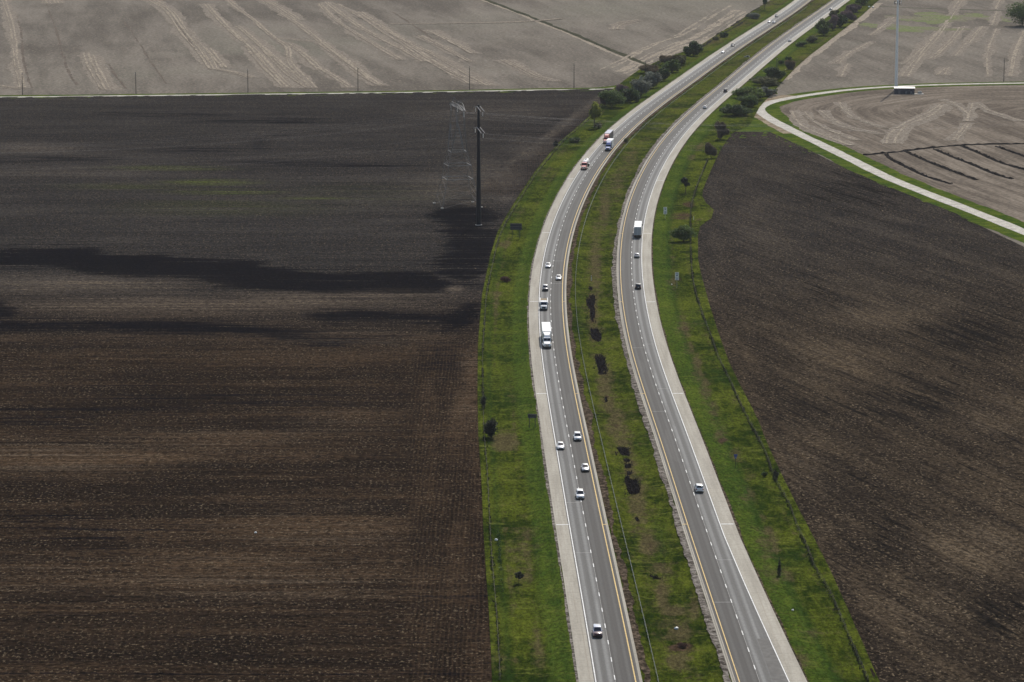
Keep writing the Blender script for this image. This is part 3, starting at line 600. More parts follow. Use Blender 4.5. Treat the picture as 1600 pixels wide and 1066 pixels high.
def bend_field():
    P, q = smooth_path([at(*p) for p in GR], 4.); nx, ny = 190, 170
    X, Y = np.meshgrid(np.linspace(95, 460, nx), np.linspace(1090, 1720, ny)); pts = np.column_stack([X.ravel(), Y.ravel()])
    D = np.empty(len(pts)); Q = np.empty(len(pts)); S = np.empty(len(pts)); tg = np.gradient(P, axis=0)
    for i in range(0, len(pts), 4000):
        d = pts[i:i+4000, None]-P[None]; r = (d**2).sum(-1); k = r.argmin(1); D[i:i+4000] = np.sqrt(r.min(1)); Q[i:i+4000] = q[k]
        S[i:i+4000] = tg[k, 0]*d[np.arange(len(k)), k, 1]-tg[k, 1]*d[np.arange(len(k)), k, 0]
    c0 = at(1450, 200); k = ((P-c0)**2).sum(1).argmin(); sg = np.sign(tg[k, 0]*(c0-P[k])[1]-tg[k, 1]*(c0-P[k])[0])
    ins = (S*sg > 0) & (D > 6)
    I, J = np.meshgrid(np.arange(ny-1), np.arange(nx-1), indexing='ij'); a = (I*nx+J).ravel(); F = np.column_stack([a, a+1, a+1+nx, a+nx]); F = F[ins[F].all(1)]
    t = NT('bend_stubble'); p = t.coord()
    r1 = t.noise(t.coord('UV', scale=(.22, .009, 1)), 1, 5, .65, .2); r2 = t.noise(t.coord('UV', scale=(.75, .03, 1)), 1, 4, .65); n0 = t.noise(p, .012, 4, .6, .5); n2 = t.noise(p, .5, 5, .75)
    f = t.math('ADD', t.math('MULTIPLY', t.ramp(r1, .32, .68), .45), t.math('ADD', t.math('MULTIPLY', t.ramp(r2, .3, .7), .25), t.math('MULTIPLY', t.ramp(n0, .3, .7), .3)))
    c = t.mix(t.ramp(f, .15, 1.), (.105, .086, .068), (.225, .188, .148)); k_ = t.ramp(n2, .25, .78, .55, 1.45); kk = t.n('ShaderNodeCombineColor')
    for i in range(3): t.l(k_, kk.inputs[i])
    c = t.mix(1., c, kk.outputs[0], 'MULTIPLY'); t.bump(n2, .7, .25); m = t.done(c, 1., 0.)
    tag(mk('stubble_field', np.column_stack([pts, np.full(len(pts), .022)]), F, m, uv=np.column_stack([D, Q])), kind='structure')
bend_field()
# weed growth in the stubble on the right
def blob_sheet(name, lst, z0, mat, kind='structure', n=40, rag=.35, zf=None):
    VV = []; FF = []; b = 0
    for q_, (x, y, a, c_) in enumerate(lst):
        z = z0+.005*q_
        m = mpp(x, y); ctr = at(x, y); ry = abs(at(x, y-c_)[1]-at(x, y+c_)[1])/2; ph = rng.uniform(0, 6.28, 6)
        t = np.linspace(0, 2*np.pi, n, endpoint=False); r = 1+rag*(.5*np.sin(2*t+ph[0])+.4*np.sin(3*t+ph[1])+.3*np.sin(5*t+ph[2])+.25*np.sin(9*t+ph[3]))+rng.normal(0, rag*.25, n)
        X = ctr[0]+a*m*r*np.cos(t); Y = ctr[1]+ry*r*np.sin(t); zz = np.full(n, z) if zf is None else zf(X, Y)+z
        zc = z if zf is None else float(zf(np.array([ctr[0]]), np.array([ctr[1]]))[0])+z
        VV.append(np.vstack([np.column_stack([X, Y, zz]), [[ctr[0], ctr[1], zc]]])); FF += [(b+i, b+(i+1) % n, b+n) for i in range(n)]; b += n+1
    return tag(mk(name, np.vstack(VV), FF, mat), kind=kind)
M_weed = two('weed_flush', (.165, .142, .112), (.135, .165, .062), .03, .38, .66, fine=.5)
blob_sheet('weed_patch', [(1420, 29, 24, 5), (1470, 28, 50, 6.5), (1520, 27, 42, 5), (1555, 30, 20, 4), (1370, 40, 24, 4), (1430, 45, 60, 5)], .04, M_weed, rag=.5)
# drain trenches dug across the stubble
TR = [c7([(650, 430), (900, 405), (1060, 385), (1250, 370), (1600, 362), (1800, 355)]), c7([(780, 425), (820, 460), (900, 500), (1030, 560), (1165, 600)]), c7([(890, 405), (1000, 455), (1150, 515), (1320, 578)]), c7([(1070, 395), (1200, 450), (1350, 510), (1450, 550), (1530, 572)]), c7([(1230, 375), (1340, 420), (1480, 480), (1600, 515), (1700, 545)]), c7([(1440, 378), (1540, 415), (1640, 450), (1750, 490)])]
def trench_data():
    VV = []; FF = []; b = 0
    for p in TR:
        P, q = smooth_path([at(*x) for x in p], 2.2); n = len(P); d = np.gradient(P, axis=0); d /= np.linalg.norm(d, axis=1)[:, None]; nn = np.stack([d[:, 1], -d[:, 0]], 1)
        prof = [(-1.7, .03), (-.9, .55), (-.2, .2), (.4, .15), (.9, .5), (1.6, .03)]
        rows = []
        for (o, h) in prof: rows.append(np.column_stack([P+nn*(o*.62+rng.normal(0, .14, n))[:, None], np.maximum(.02, h*.8*(1+rng.normal(0, .4, n))*(h > .1)+.03)]))
        V = np.stack(rows, 1).reshape(-1, 3); k = len(prof); VV.append(V)
        FF += [(b+i*k+j, b+i*k+j+1, b+(i+1)*k+j+1, b+(i+1)*k+j) for i in range(n-1) for j in range(k-1)]; b += len(V)
    tag(mk('drain_trench', np.vstack(VV), FF, M_trench), kind='structure')
trench_data()
# wet black mud in the median
def zc(x0, y0, l): return [(x0+a/S_, y0+b/S_) for a, b in l]
MUDP = [zc(810, 400, [(715, 430), (760, 405), (800, 415), (805, 470), (790, 520), (800, 580), (790, 650), (775, 690), (750, 650), (745, 560), (715, 510), (705, 460)]), zc(810, 400, [(740, 760), (800, 750), (835, 775), (868, 830), (862, 880), (830, 885), (800, 880), (770, 860), (745, 815)]),
 zc(820, 530, [(730, 165), (790, 155), (825, 190), (845, 240), (865, 330), (850, 360), (790, 370), (765, 350), (760, 290), (735, 230)]), zc(830, 660, [(885, 265), (960, 260), (1015, 280), (1025, 345), (1000, 350), (940, 345), (915, 310)]), zc(830, 660, [(960, 385), (1000, 378), (1040, 390), (1020, 410), (970, 405)]),
 zc(830, 660, [(975, 440), (1030, 430), (1040, 470), (980, 475)]), zc(830, 660, [(995, 510), (1045, 515), (1040, 545), (1000, 550)]), zc(830, 660, [(980, 575), (1005, 555), (1040, 590), (1105, 595), (1135, 690), (1125, 735), (1080, 745), (1020, 740), (1000, 690), (975, 610)]), zc(850, 790, [(945, 130), (975, 125), (990, 150), (965, 168)]), zc(850, 790, [(1085, 728), (1130, 735), (1225, 765), (1150, 758)]), zc(820, 530, [(832, 600), (855, 610), (862, 650), (838, 655)]), zc(810, 400, [(740, 320), (765, 325), (768, 355), (735, 350)])]
def mud_patches():
    VV = []; FF = []; b = 0
    for q_, pg in enumerate(MUDP):
        p = np.array([at(*a, .15) for a in pg]); n = len(p); out = []
        for k in range(n):
            for f in np.linspace(0, 1, 7)[:-1]: out.append(p[k]*(1-f)+p[(k+1) % n]*f)
        out = np.array(out); c = out.mean(0); out = c+(out-c)*(1+.10*edge_noise(len(out))[:, None]+.03*rng.normal(0, 1, (len(out), 1))); z = verge_z(out[:, 0], out[:, 1])+.07+.004*q_
        VV.append(np.vstack([np.column_stack([out, z]), [[*c, float(z.mean())]]])); m_ = len(out); FF += [(b+i, b+(i+1) % m_, b+m_) for i in range(m_)]; b += m_+1
    tag(mk('mud_patch', np.vstack(VV), FF, M_mud), kind='structure')
mud_patches()

# ------------------------------------------------------------------ plants
def leaf_mat(name, col, var=.68, trans=.3):
    t = NT(name); tone = t.attr('tone'); n = t.noise(t.coord(), 2.2, 3, .7)
    a = tuple(c*(1-var) for c in col); b = tuple(c*(1+var) for c in col)
    c = t.mix(t.math('ADD', t.math('MULTIPLY', tone, .65), t.math('MULTIPLY', n, .35)), a, b)
    t.done(c, .75, .25)
    tr = t.n('ShaderNodeBsdfTranslucent'); t.l(c, tr.inputs[0]); mx = t.n('ShaderNodeMixShader'); mx.inputs[0].default_value = trans
    t.l(t.b.outputs[0], mx.inputs[1]); t.l(tr.outputs[0], mx.inputs[2]); t.l(mx.outputs[0], t.out.inputs['Surface'])
    return t.m
LEAF = {k: leaf_mat('leaves_'+k, c, trans=tr) for k, c, tr in (('green', (.082, .125, .026), .26), ('dark', (.046, .078, .018), .2), ('light', (.130, .172, .036), .3), ('olive', (.115, .115, .046), .25), ('purple', (.155, .108, .108), .25), ('grey', (.165, .178, .14), .3), ('brown', (.140, .108, .070), .25), ('yellow', (.27, .29, .055), .5), ('ever', (.011, .019, .011), .08), ('weed', (.035, .040, .013), .2), ('rust', (.12, .062, .045), .15))}
M_bark = plain('bark', (.045, .036, .028), .9, .2)
def leaf_cloud(clumps, n, size, twig=False):
    vol = np.array([a*b*c for (_, (a, b, c), _) in clumps]); cnt = np.maximum(8, (n*vol**.75/np.sum(vol**.75)).astype(int)); P = []; T = []
    for (c, rad, tone), k in zip(clumps, cnt):
        d = rng.normal(0, 1, (k, 3)); d /= np.linalg.norm(d, axis=1)[:, None]; r = rng.uniform(.25, 1, k)**.45
        r *= 1+.28*np.sin(d[:, 0]*5+tone*9)*np.sin(d[:, 1]*6+tone*5)*np.sin(d[:, 2]*5+1)
        P.append(np.array(c)+d*r[:, None]*np.array(rad)); T.append(np.clip(tone+rng.normal(0, .18, k), 0, 1))
    P = np.vstack(P); T = np.concatenate(T); k = len(P); P[:, 2] = np.maximum(P[:, 2], .04)
    u = rng.normal(0, 1, (k, 3)); u /= np.linalg.norm(u, axis=1)[:, None]; w = rng.normal(0, 1, (k, 3)); w -= (w*u).sum(1)[:, None]*u; w /= np.linalg.norm(w, axis=1)[:, None]
    
    if not twig: u[:, 2] *= .55; w[:, 2] *= .55
    s = size*rng.uniform(.55, 1.3, k)[:, None]; asp = (.12 if twig else .62)
    if twig: u[:, 2] = np.abs(u[:, 2])+.5; u /= np.linalg.norm(u, axis=1)[:, None]; s = s*1.9
    V = np.stack([P-u*s, P+w*s*asp, P+u*s, P-w*s*asp], 1).reshape(-1, 3)
    return V, np.arange(4*k).reshape(k, 4), np.repeat(T, 4)
def plant(name, cat, label, px, pyb, wpx, hpx, col, form='bush', group=None, z=None, n=None, lean=0., density=1., leaf=None):
    p = at(px, pyb, .25 if z is None else z)
    if z is None:
        z = float(verge_z(np.array([p[0]]), np.array([p[1]]))[0]) if XLE(p[1])-1 < p[0] < XRE(p[1])+1 else 0.
        p = at(px, pyb, z)
    m = mpp(px, pyb); r = wpx*m/2*1.06; h = max(.8, tall(px, pyb, pyb-hpx, z))
    if form in ('bush', 'twig'): h = max(h*1.02, .8)
    t = thing(name, label, cat, (p[0], p[1]+(r*.5 if form in ('bush', 'twig') else 0), z), rng.uniform(0, 6.28), group)
    cl = []
    if form == 'tree': z0, z1 = h*.32, h
    elif form == 'round': z0, z1 = h*.30, h
    elif form == 'column': z0, z1 = h*.06, h
    else: z0, z1 = 0., h
    k = {'bush': 13, 'twig': 10, 'tree': 13, 'round': 10, 'column': 9}[form]
    cz = (z0+z1)/2; hz = (z1-z0)/2
    for i in range(k):
        a = rng.uniform(0, 6.28); q = rng.uniform(.15, .72); zz = rng.uniform(-.75, .72)
        if form == 'column': q *= .35; zz = -1+2*(i+.5)/k
        rr = r*np.sqrt(max(.15, 1-zz*zz*.8)) if form != 'column' else r*(1.05-.75*(i+.5)/k)
        cr = rng.uniform(.34, .52) if form != 'column' else .7
        cl.append(((rr*q*math.cos(a)+lean*(cz+zz*hz), rr*q*math.sin(a), cz+zz*hz*.78), (rr*cr, rr*cr, hz*cr*.9), rng.uniform(.05, .95)))
    if form == 'bush':
        cl.append(((rng.normal(0, .12)*r, 0, cz*.7), (r*.52, r*.52, hz*.6), .25))
        for i in range(9):
            a = rng.uniform(0, 6.28); q = rng.uniform(.45, .95); top = rng.uniform(.45, 1.02)*(1-.35*q)
            cl.append(((r*q*math.cos(a), r*q*math.sin(a), h*top), (r*rng.uniform(.12, .24), r*rng.uniform(.12, .24), h*rng.uniform(.08, .16)), rng.uniform(.3, 1.)))
    size = float(np.clip(.26*m/.2, .14, .52))*(1.0 if r > 1 else .7)
    size = leaf or size
    nn = n or int(np.clip(300*density*r*r*(z1-z0)/(size*10), 1000, 6500))
    V, F, T = leaf_cloud(cl, nn, size, form == 'twig')
    mk('foliage' if form in ('bush', 'twig') else 'crown', V, F, LEAF[col], t, attrs={'tone': T})
    b = MB(); tr = max(.05, h*.016)
    if form in ('bush', 'twig'):
        for c, rad, _ in cl[:7]: b.tube((0, 0, 0), (c[0]*.9, c[1]*.9, c[2]), tr*.6, tr*.2, 5)
        b.make('stems', M_bark, t)
    else:
        top = (lean*cz, 0, z0+(z1-z0)*.6); mid = (lean*cz*.4, .05*r, z0*.95+.1)
        b.tube((0, 0, -.1), mid, tr*1.5, tr, 7); b.tube(mid, top, tr, tr*.3, 6)
        for c, rad, _ in cl[:9]: b.tube((mid[0]*1.05, mid[1], mid[2]+rng.uniform(0, .25)*(z1-z0)), c, tr*.5, tr*.15, 5)
        b.make('trunk', M_bark, t)
    return t
GA = 'bushes along the southbound fence line'; GB = 'bushes beside the northbound shoulder'; GC = 'bushes in the clump by the bend of the gravel road'
BUSH = [
 (956, 169, 31, 25, 'green', 'bush', 'round green bush next to the yellow green tree at the near end of the thicket', GA), (945, 166, 14, 15, 'purple', 'twig', 'small purplish bare bush at the dark field corner beside the green bush', GA), (969, 159, 27, 25, 'purple', 'twig', 'big purple twiggy bush right behind the round green bush', GA),
 (985, 161, 25, 22, 'dark', 'bush', 'dark green bush between the purple bush and the grey bushes', GA), (1001, 153, 26, 28, 'grey', 'bush', 'dark grey green bush, nearer of the two grey ones in the thicket', GA), (1018, 139, 26, 26, 'grey', 'bush', 'silvery grey bush, upper of the two grey ones in the thicket', GA), (1017, 116, 34, 12, 'brown', 'twig', 'low brown brush at the foot of the waterway ditch', GA),
 (1036, 127, 18, 20, 'dark', 'bush', 'dark bush with a visible stem above the silvery bush', GA), (1051, 114, 22, 18, 'green', 'bush', 'middle green bush of the thicket beside the highway grass', GA), (1046, 102, 26, 14, 'brown', 'twig', 'brown twiggy brush behind the middle green bush', GA), (1062, 103, 18, 15, 'olive', 'bush', 'olive bush below the tall dark bush at the far end', GA), (1077, 88, 14, 14, 'green', 'bush', 'small green bush left of the tall dark bush at the far end', GA),
 (1086, 88, 15, 22, 'dark', 'bush', 'tallest dark bush at the far end of the thicket', GA), (1093, 82, 11, 13, 'dark', 'bush', 'last dark bush at the far tip of the thicket', GA), (1120, 63, 8, 5, 'olive', 'bush', 'tiny olive shrub alone on the far verge', GA), (1132, 59, 11, 8, 'dark', 'bush', 'small dark shrub alone beyond the tiny olive one', GA), (1177, 30, 18, 8, 'grey', 'twig', 'faint grey brush at the far ditch line', GA),
 (1209, 129, 27, 24, 'dark', 'bush', 'tall dark green bush round the foot of the leaning utility pole', GC), (1183, 130, 17, 9, 'dark', 'bush', 'small dark bush left of the tall one by the pole', GC), (1201, 135, 34, 12, 'olive', 'bush', 'low olive bush in front of the tall dark one', GC), (1235, 109, 13, 13, 'brown', 'twig', 'lone brown rounded bush at the corner of the stubble field', GC),
 (1165, 155, 30, 18, 'green', 'bush', 'leftmost bush of the middle row by the gravel bend', GC), (1180, 157, 24, 17, 'light', 'bush', 'light green rounded bush in the middle row by the gravel bend', GC), (1196, 151, 24, 14, 'grey', 'bush', 'greyish blossom bush in the middle row by the gravel bend', GC), (1207, 149, 12, 10, 'light', 'bush', 'small light bush at the right end of the middle row', GC),
 (1170, 168, 26, 18, 'green', 'bush', 'bush just below the middle row, next to the sandy turnout', GC), (1151, 182, 36, 18, 'dark', 'bush', 'widest dark bush at the near end of the clump', GC), (1136, 177, 14, 9, 'dark', 'bush', 'small dark bush at the left tip of the clump', GC),
 (1288, 56, 18, 26, 'green', 'bush', 'tall green bush hiding the far shoulder edge', GB), (1301, 48, 15, 22, 'purple', 'twig', 'purple bush right of the tall green one far off', GB), (1313, 43, 18, 22, 'dark', 'bush', 'dark green bush in the middle of the far roadside row', GB), (1325, 35, 19, 18, 'purple', 'twig', 'mauve twiggy bush beside the straw field edge', GB), (1335, 20, 18, 12, 'purple', 'twig', 'dark purple bush alone above the far roadside row', GB), (1348, 9, 17, 14, 'green', 'bush', 'far green bush left of the white boxes', GB), (1304, 27, 12, 10, 'olive', 'bush', 'olive shrub leaning over the far shoulder', GB), (1269, 67, 13, 10, 'olive', 'bush', 'low olive shrub below the tall green bush far off', GB), (1254, 73, 16, 7, 'green', 'bush', 'low green shrub farther down the bank from the olive one', GB), (1232, 94, 9, 5, 'dark', 'bush', 'little dark shrub above the lone brown bush', GB), (1221, 100, 7, 5, 'dark', 'bush', 'little dark shrub left of the lone brown bush', GB),
 (1127, 219, 22, 27, 'brown', 'twig', 'tall brownish half bare bush at the top corner of the right ploughed field', None), (1111.5, 248, 20, 23, 'brown', 'twig', 'dark twiggy bush below the tall brownish one at the right fence', None), (1069, 379, 35, 27, 'green', 'bush', 'big dark green bush on the right fence line beside the ploughed field', None), (898, 223, 20, 9, 'dark', 'bush', 'low dark bush on the bank near the red trucks', None), (936, 201, 15, 10, 'olive', 'bush', 'pale understory bush at the foot of the yellow green tree', None),
 (756, 638, 10, 21, 'ever', 'bush', 'small black green bush at the left field edge', None), (1213, 751, 9, 17, 'ever', 'bush', 'small dark bush on the right fence near the blue sign', None), (1194, 746, 9, 9, 'dark', 'bush', 'small green shrub left of the dark bush near the blue sign', None), (790, 441, 15, 8, 'rust', 'twig', 'low rusty brush on the left bank', None), (1066, 1013, 16, 7, 'rust', 'twig', 'low dark red brush at the bottom of the median', None), (978, 223, 8, 6, 'olive', 'twig', 'small faded shrub in the median by the red trucks', None)]
for (x, y, w, h, c, f, lab, g_) in BUSH: plant('bush', 'bush', lab, x, y, w*(1.34 if g_ else 1.08), h*(1.1 if g_ else 1.04), c, f, g_)
plant('deciduous_tree', 'tree', 'slim yellow green tree with a bare trunk beside the dark field', 929, 200, 22, 42, 'yellow', 'tree', density=1.)
plant('evergreen_tree', 'tree', 'dark round topped young tree on the right verge', 1071, 302, 14, 27, 'ever', 'round', lean=.08)
plant('small_tree', 'tree', 'small dark leaning tree at the edge of the left dark field', 869, 234, 9, 17, 'ever', 'round', lean=-.25)
plant('evergreen_tree', 'tree', 'bushy black green tree at the left field edge with a pale dry ring', 768, 686, 24, 31, 'ever', 'bush', density=1.6)
plant('evergreen_tree', 'tree', 'small dark round tree in the wide brown grass at lower left', 811, 912, 15, 19, 'ever', 'round')
plant('evergreen_tree', 'tree', 'narrow upright dark tree on the lower right verge', 1217.5, 900, 9.5, 27, 'ever', 'column', density=1.5)
plant('deciduous_tree', 'tree', 'large green tree cut by the right edge at the far field', 1599, 42, 56, 42, 'green', 'bush', n=5200, leaf=.62)
plant('deciduous_tree', 'tree', 'thin dark tree on the far fence line at the top', 1195, 15, 8, 22, 'dark', 'tree')
# tall dark weeds along the fences
def weeds(name, pts, n, h, w, seed, col, label):
    P, q = smooth_path([at(*p, .2) for p in pts], 1.)
    i = rng.integers(0, len(P), n); hh = h*rng.uniform(.35, 1.25, n)*(.55+.9*(np.sin(q[i]*.11)*np.sin(q[i]*.037+seed) > -.15)); c = P[i]+rng.normal(0, w, (n, 2)); z = verge_z(c[:, 0], c[:, 1])
    a = rng.uniform(0, 6.28, n); s = rng.uniform(.12, .3, n); dx, dy = np.cos(a)*s, np.sin(a)*s; tx, ty = rng.normal(0, .12, n), rng.normal(0, .12, n)
    V = np.stack([np.stack([c[:, 0]-dx, c[:, 1]-dy, z-.02], 1), np.stack([c[:, 0]+dx, c[:, 1]+dy, z-.02], 1), np.stack([c[:, 0]+dx*.3+tx, c[:, 1]+dy*.3+ty, z+hh], 1), np.stack([c[:, 0]-dx*.3+tx, c[:, 1]-dy*.3+ty, z+hh*.9], 1)], 1).reshape(-1, 3)
    return tag(mk(name, V, np.arange(4*n).reshape(n, 4), LEAF[col], attrs={'tone': np.repeat(rng.uniform(0, 1, n), 4)}), label, 'weeds', kind='stuff')
FENCE_L = [(x+.9/mpp(x, y), y) for x, y in LEFT_EDGE]
weeds('fence_weeds', FENCE_R, 2800, .36, .22, 1., 'weed', 'rank dark weeds growing along the right fence')
weeds('fence_weeds', [(x-.1, y) for x, y in FENCE_L], 2000, .30, .22, 2.2, 'weed', 'rank dark weeds growing along the left fence')
weeds('fence_weeds', [(778.8, 832), (780, 860), (783, 900), (786, 925)], 170, .3, .22, 0., 'dark', 'thick dark weeds in a row beside the lower left fence')

def reeds():
    VV = []
    for pg in MUDP:
        g_ = np.array(pg); lo, hi = g_.min(0)-1.5, g_.max(0)+1.5; n = int((hi-lo).prod()*1.1); q = rng.uniform(lo, hi, (n, 2)); q = q[inside(q[:, 0], q[:, 1], pg) | (rng.random(n) < .10)]; n = len(q)
        c = np.array([at(*a, .2) for a in q]); z = verge_z(c[:, 0], c[:, 1])
        g_ = rng.uniform(0, 6.28, n); s_ = rng.uniform(.05, .14, n); dx, dy = np.cos(g_)*s_, np.sin(g_)*s_; hh = rng.uniform(.2, .75, n); tx, ty = rng.normal(0, .25, n), rng.normal(0, .25, n)
        VV.append(np.stack([np.stack([c[:, 0]-dx, c[:, 1]-dy, z-.02], 1), np.stack([c[:, 0]+dx, c[:, 1]+dy, z-.02], 1), np.stack([c[:, 0]+dx*.4+tx, c[:, 1]+dy*.4+ty, z+hh], 1), np.stack([c[:, 0]-dx*.4+tx, c[:, 1]-dy*.4+ty, z+hh*.9], 1)], 1).reshape(-1, 3))
    V = np.vstack(VV); n = len(V)//4
    tag(mk('dead_reeds', V, np.arange(4*n).reshape(n, 4), leaf_mat('dead_reed', (.020, .0135, .0125), trans=.1), attrs={'tone': np.repeat(rng.uniform(0, 1, n), 4)}), 'dark dead reeds standing in the wet patches of the median', 'reeds', kind='stuff')
reeds()

# ------------------------------------------------------------------ fences and the cable barrier
M_postwood = plain('weathered_post', (.12, .105, .085), .9, .2)
M_galv = plain('galvanised_steel', (.42, .43, .44), .5, .5, .6)
M_cable = plain('cable_steel', (.20, .20, .19), .6, .3, .2)
def path_tube(mb, P, r, n=4):
    P = np.asarray(P, float); d = np.gradient(P, axis=0); d /= np.linalg.norm(d, axis=1)[:, None]
    a = np.stack([d[:, 1], -d[:, 0], 0*d[:, 0]], 1); a /= np.linalg.norm(a, axis=1)[:, None]; b = np.cross(d, a)
    rings = [[tuple(P[i]+r*(a[i]*math.cos(2*math.pi*k/n)+b[i]*math.sin(2*math.pi*k/n))) for k in range(n)] for i in range(len(P))]
    return mb.loft(rings)
def fence(label, pts, step, h, name='wire_fence'):
    P, q = smooth_path([at(*p, .2) for p in pts], 2.); s = np.concatenate([[0], np.cumsum(np.linalg.norm(np.diff(P, axis=0), axis=1))])
    t = thing(name, label, 'fence', (P[0, 0], P[0, 1], 0)); o = np.array([P[0, 0], P[0, 1], 0])
    ss = np.arange(1, s[-1], step); X = np.interp(ss, s, P[:, 0]); Y = np.interp(ss, s, P[:, 1]); Z = verge_z(X, Y)
    proto = MB().tube((0, 0, -.1), (0, 0, h), .06, .05, 6).make('post', M_postwood, t)
    for i, (x, y, z) in enumerate(zip(X, Y, Z)):
        c = proto if i == 0 else proto.copy()
        if i: COL.objects.link(c); c.parent = t
        c.location = (x-o[0], y-o[1], z)
    w = MB(); PZ = verge_z(P[:, 0], P[:, 1])
    for f in (.3, .6, .9): path_tube(w, np.column_stack([P[:, 0]-o[0], P[:, 1]-o[1], PZ+h*f]), .012, 3)
    w.make('wire', M_postwood, t)
    return t
fence('wire fence with wooden posts along the left ploughed field', FENCE_L, 10., 1.2)
fence('wire fence with wooden posts along the right ploughed field', FENCE_R, 9., 1.2)
def barrier():
    s0, s1 = 14., LL.st(*at(1250, 10, ROADZ)); t = thing('cable_barrier', 'long steel cable barrier on thin posts in the median grass', 'barrier', (*LL.pt(np.array(s0), 8.0), 0)); o = np.array(t.location)
    ss = np.arange(s0, s1, 4.9); Q = LL.pt(ss, np.full(len(ss), 8.0)); Z = verge_z(Q[:, 0], Q[:, 1])
    proto = MB().box((0, 0, .40), (.09, .06, .86)).make('post', M_galv, t); far = MB()
    for i in range(len(ss)):
        if i < 99:
            c = proto if i == 0 else proto.copy()
            if i: COL.objects.link(c); c.parent = t
            c.location = (Q[i, 0]-o[0], Q[i, 1]-o[1], Z[i])
        else: far.box((Q[i, 0]-o[0], Q[i, 1]-o[1], Z[i]+.40), (.09, .06, .86))
    tag(far.make('post', M_galv, t), kind='stuff')
    sd = np.arange(s0, s1, 2.45); Q = LL.pt(sd, np.full(len(sd), 8.0)); Z = verge_z(Q[:, 0], Q[:, 1])
    for h in (.50, .64, .78):
        mb = MB(); path_tube(mb, np.column_stack([Q[:, 0]-o[0], Q[:, 1]-o[1], Z+h]), .022, 4); mb.make('cable', M_cable, t)
barrier()

# ------------------------------------------------------------------ power line, pylon, steel pole, utility poles, mast
M_darksteel = plain('dark_painted_steel', (.0065, .0065, .012), .6, .2, .0)
M_lattice = plain('lattice_steel', (.17, .168, .165), .6, .3, .2)
M_insul = plain('pale_insulator', (.62, .62, .60), .35, .5)
M_wire = plain('conductor', (.16, .16, .17), .5, .4, .5)
M_wood = plain('pole_wood', (.050, .041, .034), .9, .2)
M_offwhite = plain('white_steel', (.82, .79, .74), .45, .4)
AZ = math.atan2(3.5, 15.3)                    # the power lines run this way
U2 = np.array([math.cos(AZ), math.sin(AZ)]); V2 = np.array([math.sin(AZ), -math.cos(AZ)])   # V2 points towards us
def steel_pole():
    p = at(748, 352, 0); H = tall(748, 352, 164, 0)
    t = thing('transmission_pole', 'tall dark steel power pole with two levels of drooping arms', 'power pole', (p[0], p[1], 0))
    b = MB(); n = 12
    prof = [(0, .98), (H*.33, .80), (H*.66, .60), (H, .42)]
    b.loft([[(r*math.cos(2*math.pi*i/n), r*math.sin(2*math.pi*i/n), z) for i in range(n)] for z, r in prof]); b.make('shaft', M_darksteel, t, True)
    MB().tube((0, 0, -.1), (0, 0, .3), 1.35, 1.2, 14).make('footing', M_concretepad, t)
    tips = []
    for zl, ln in ((H-.6, 7.2), (H-8.4, 8.0)):
        for sg, L in ((1, ln), (-1, ln*.72)):
            for k in (-.55, .55):
                a = MB(); q0 = np.array([*(U2*k), zl]); q1 = np.array([*(U2*k*1.2+V2*sg*L), zl-L*.16])
                a.tube(q0, q1, .20, .12, 8); a.make('crossarm', M_lattice, t, True)
            e = np.array([*(V2*sg*L), zl-L*.16]); ins = MB()
            for k in range(7): ins.tube(e-np.array([0, 0, .15+k*.22]), e-np.array([0, 0, .30+k*.22]), .16, .09, 8)
            ins.make('insulator', M_insul, t); tips.append(np.array([p[0], p[1], 0])+e-np.array([0, 0, 1.8]))
    return tips
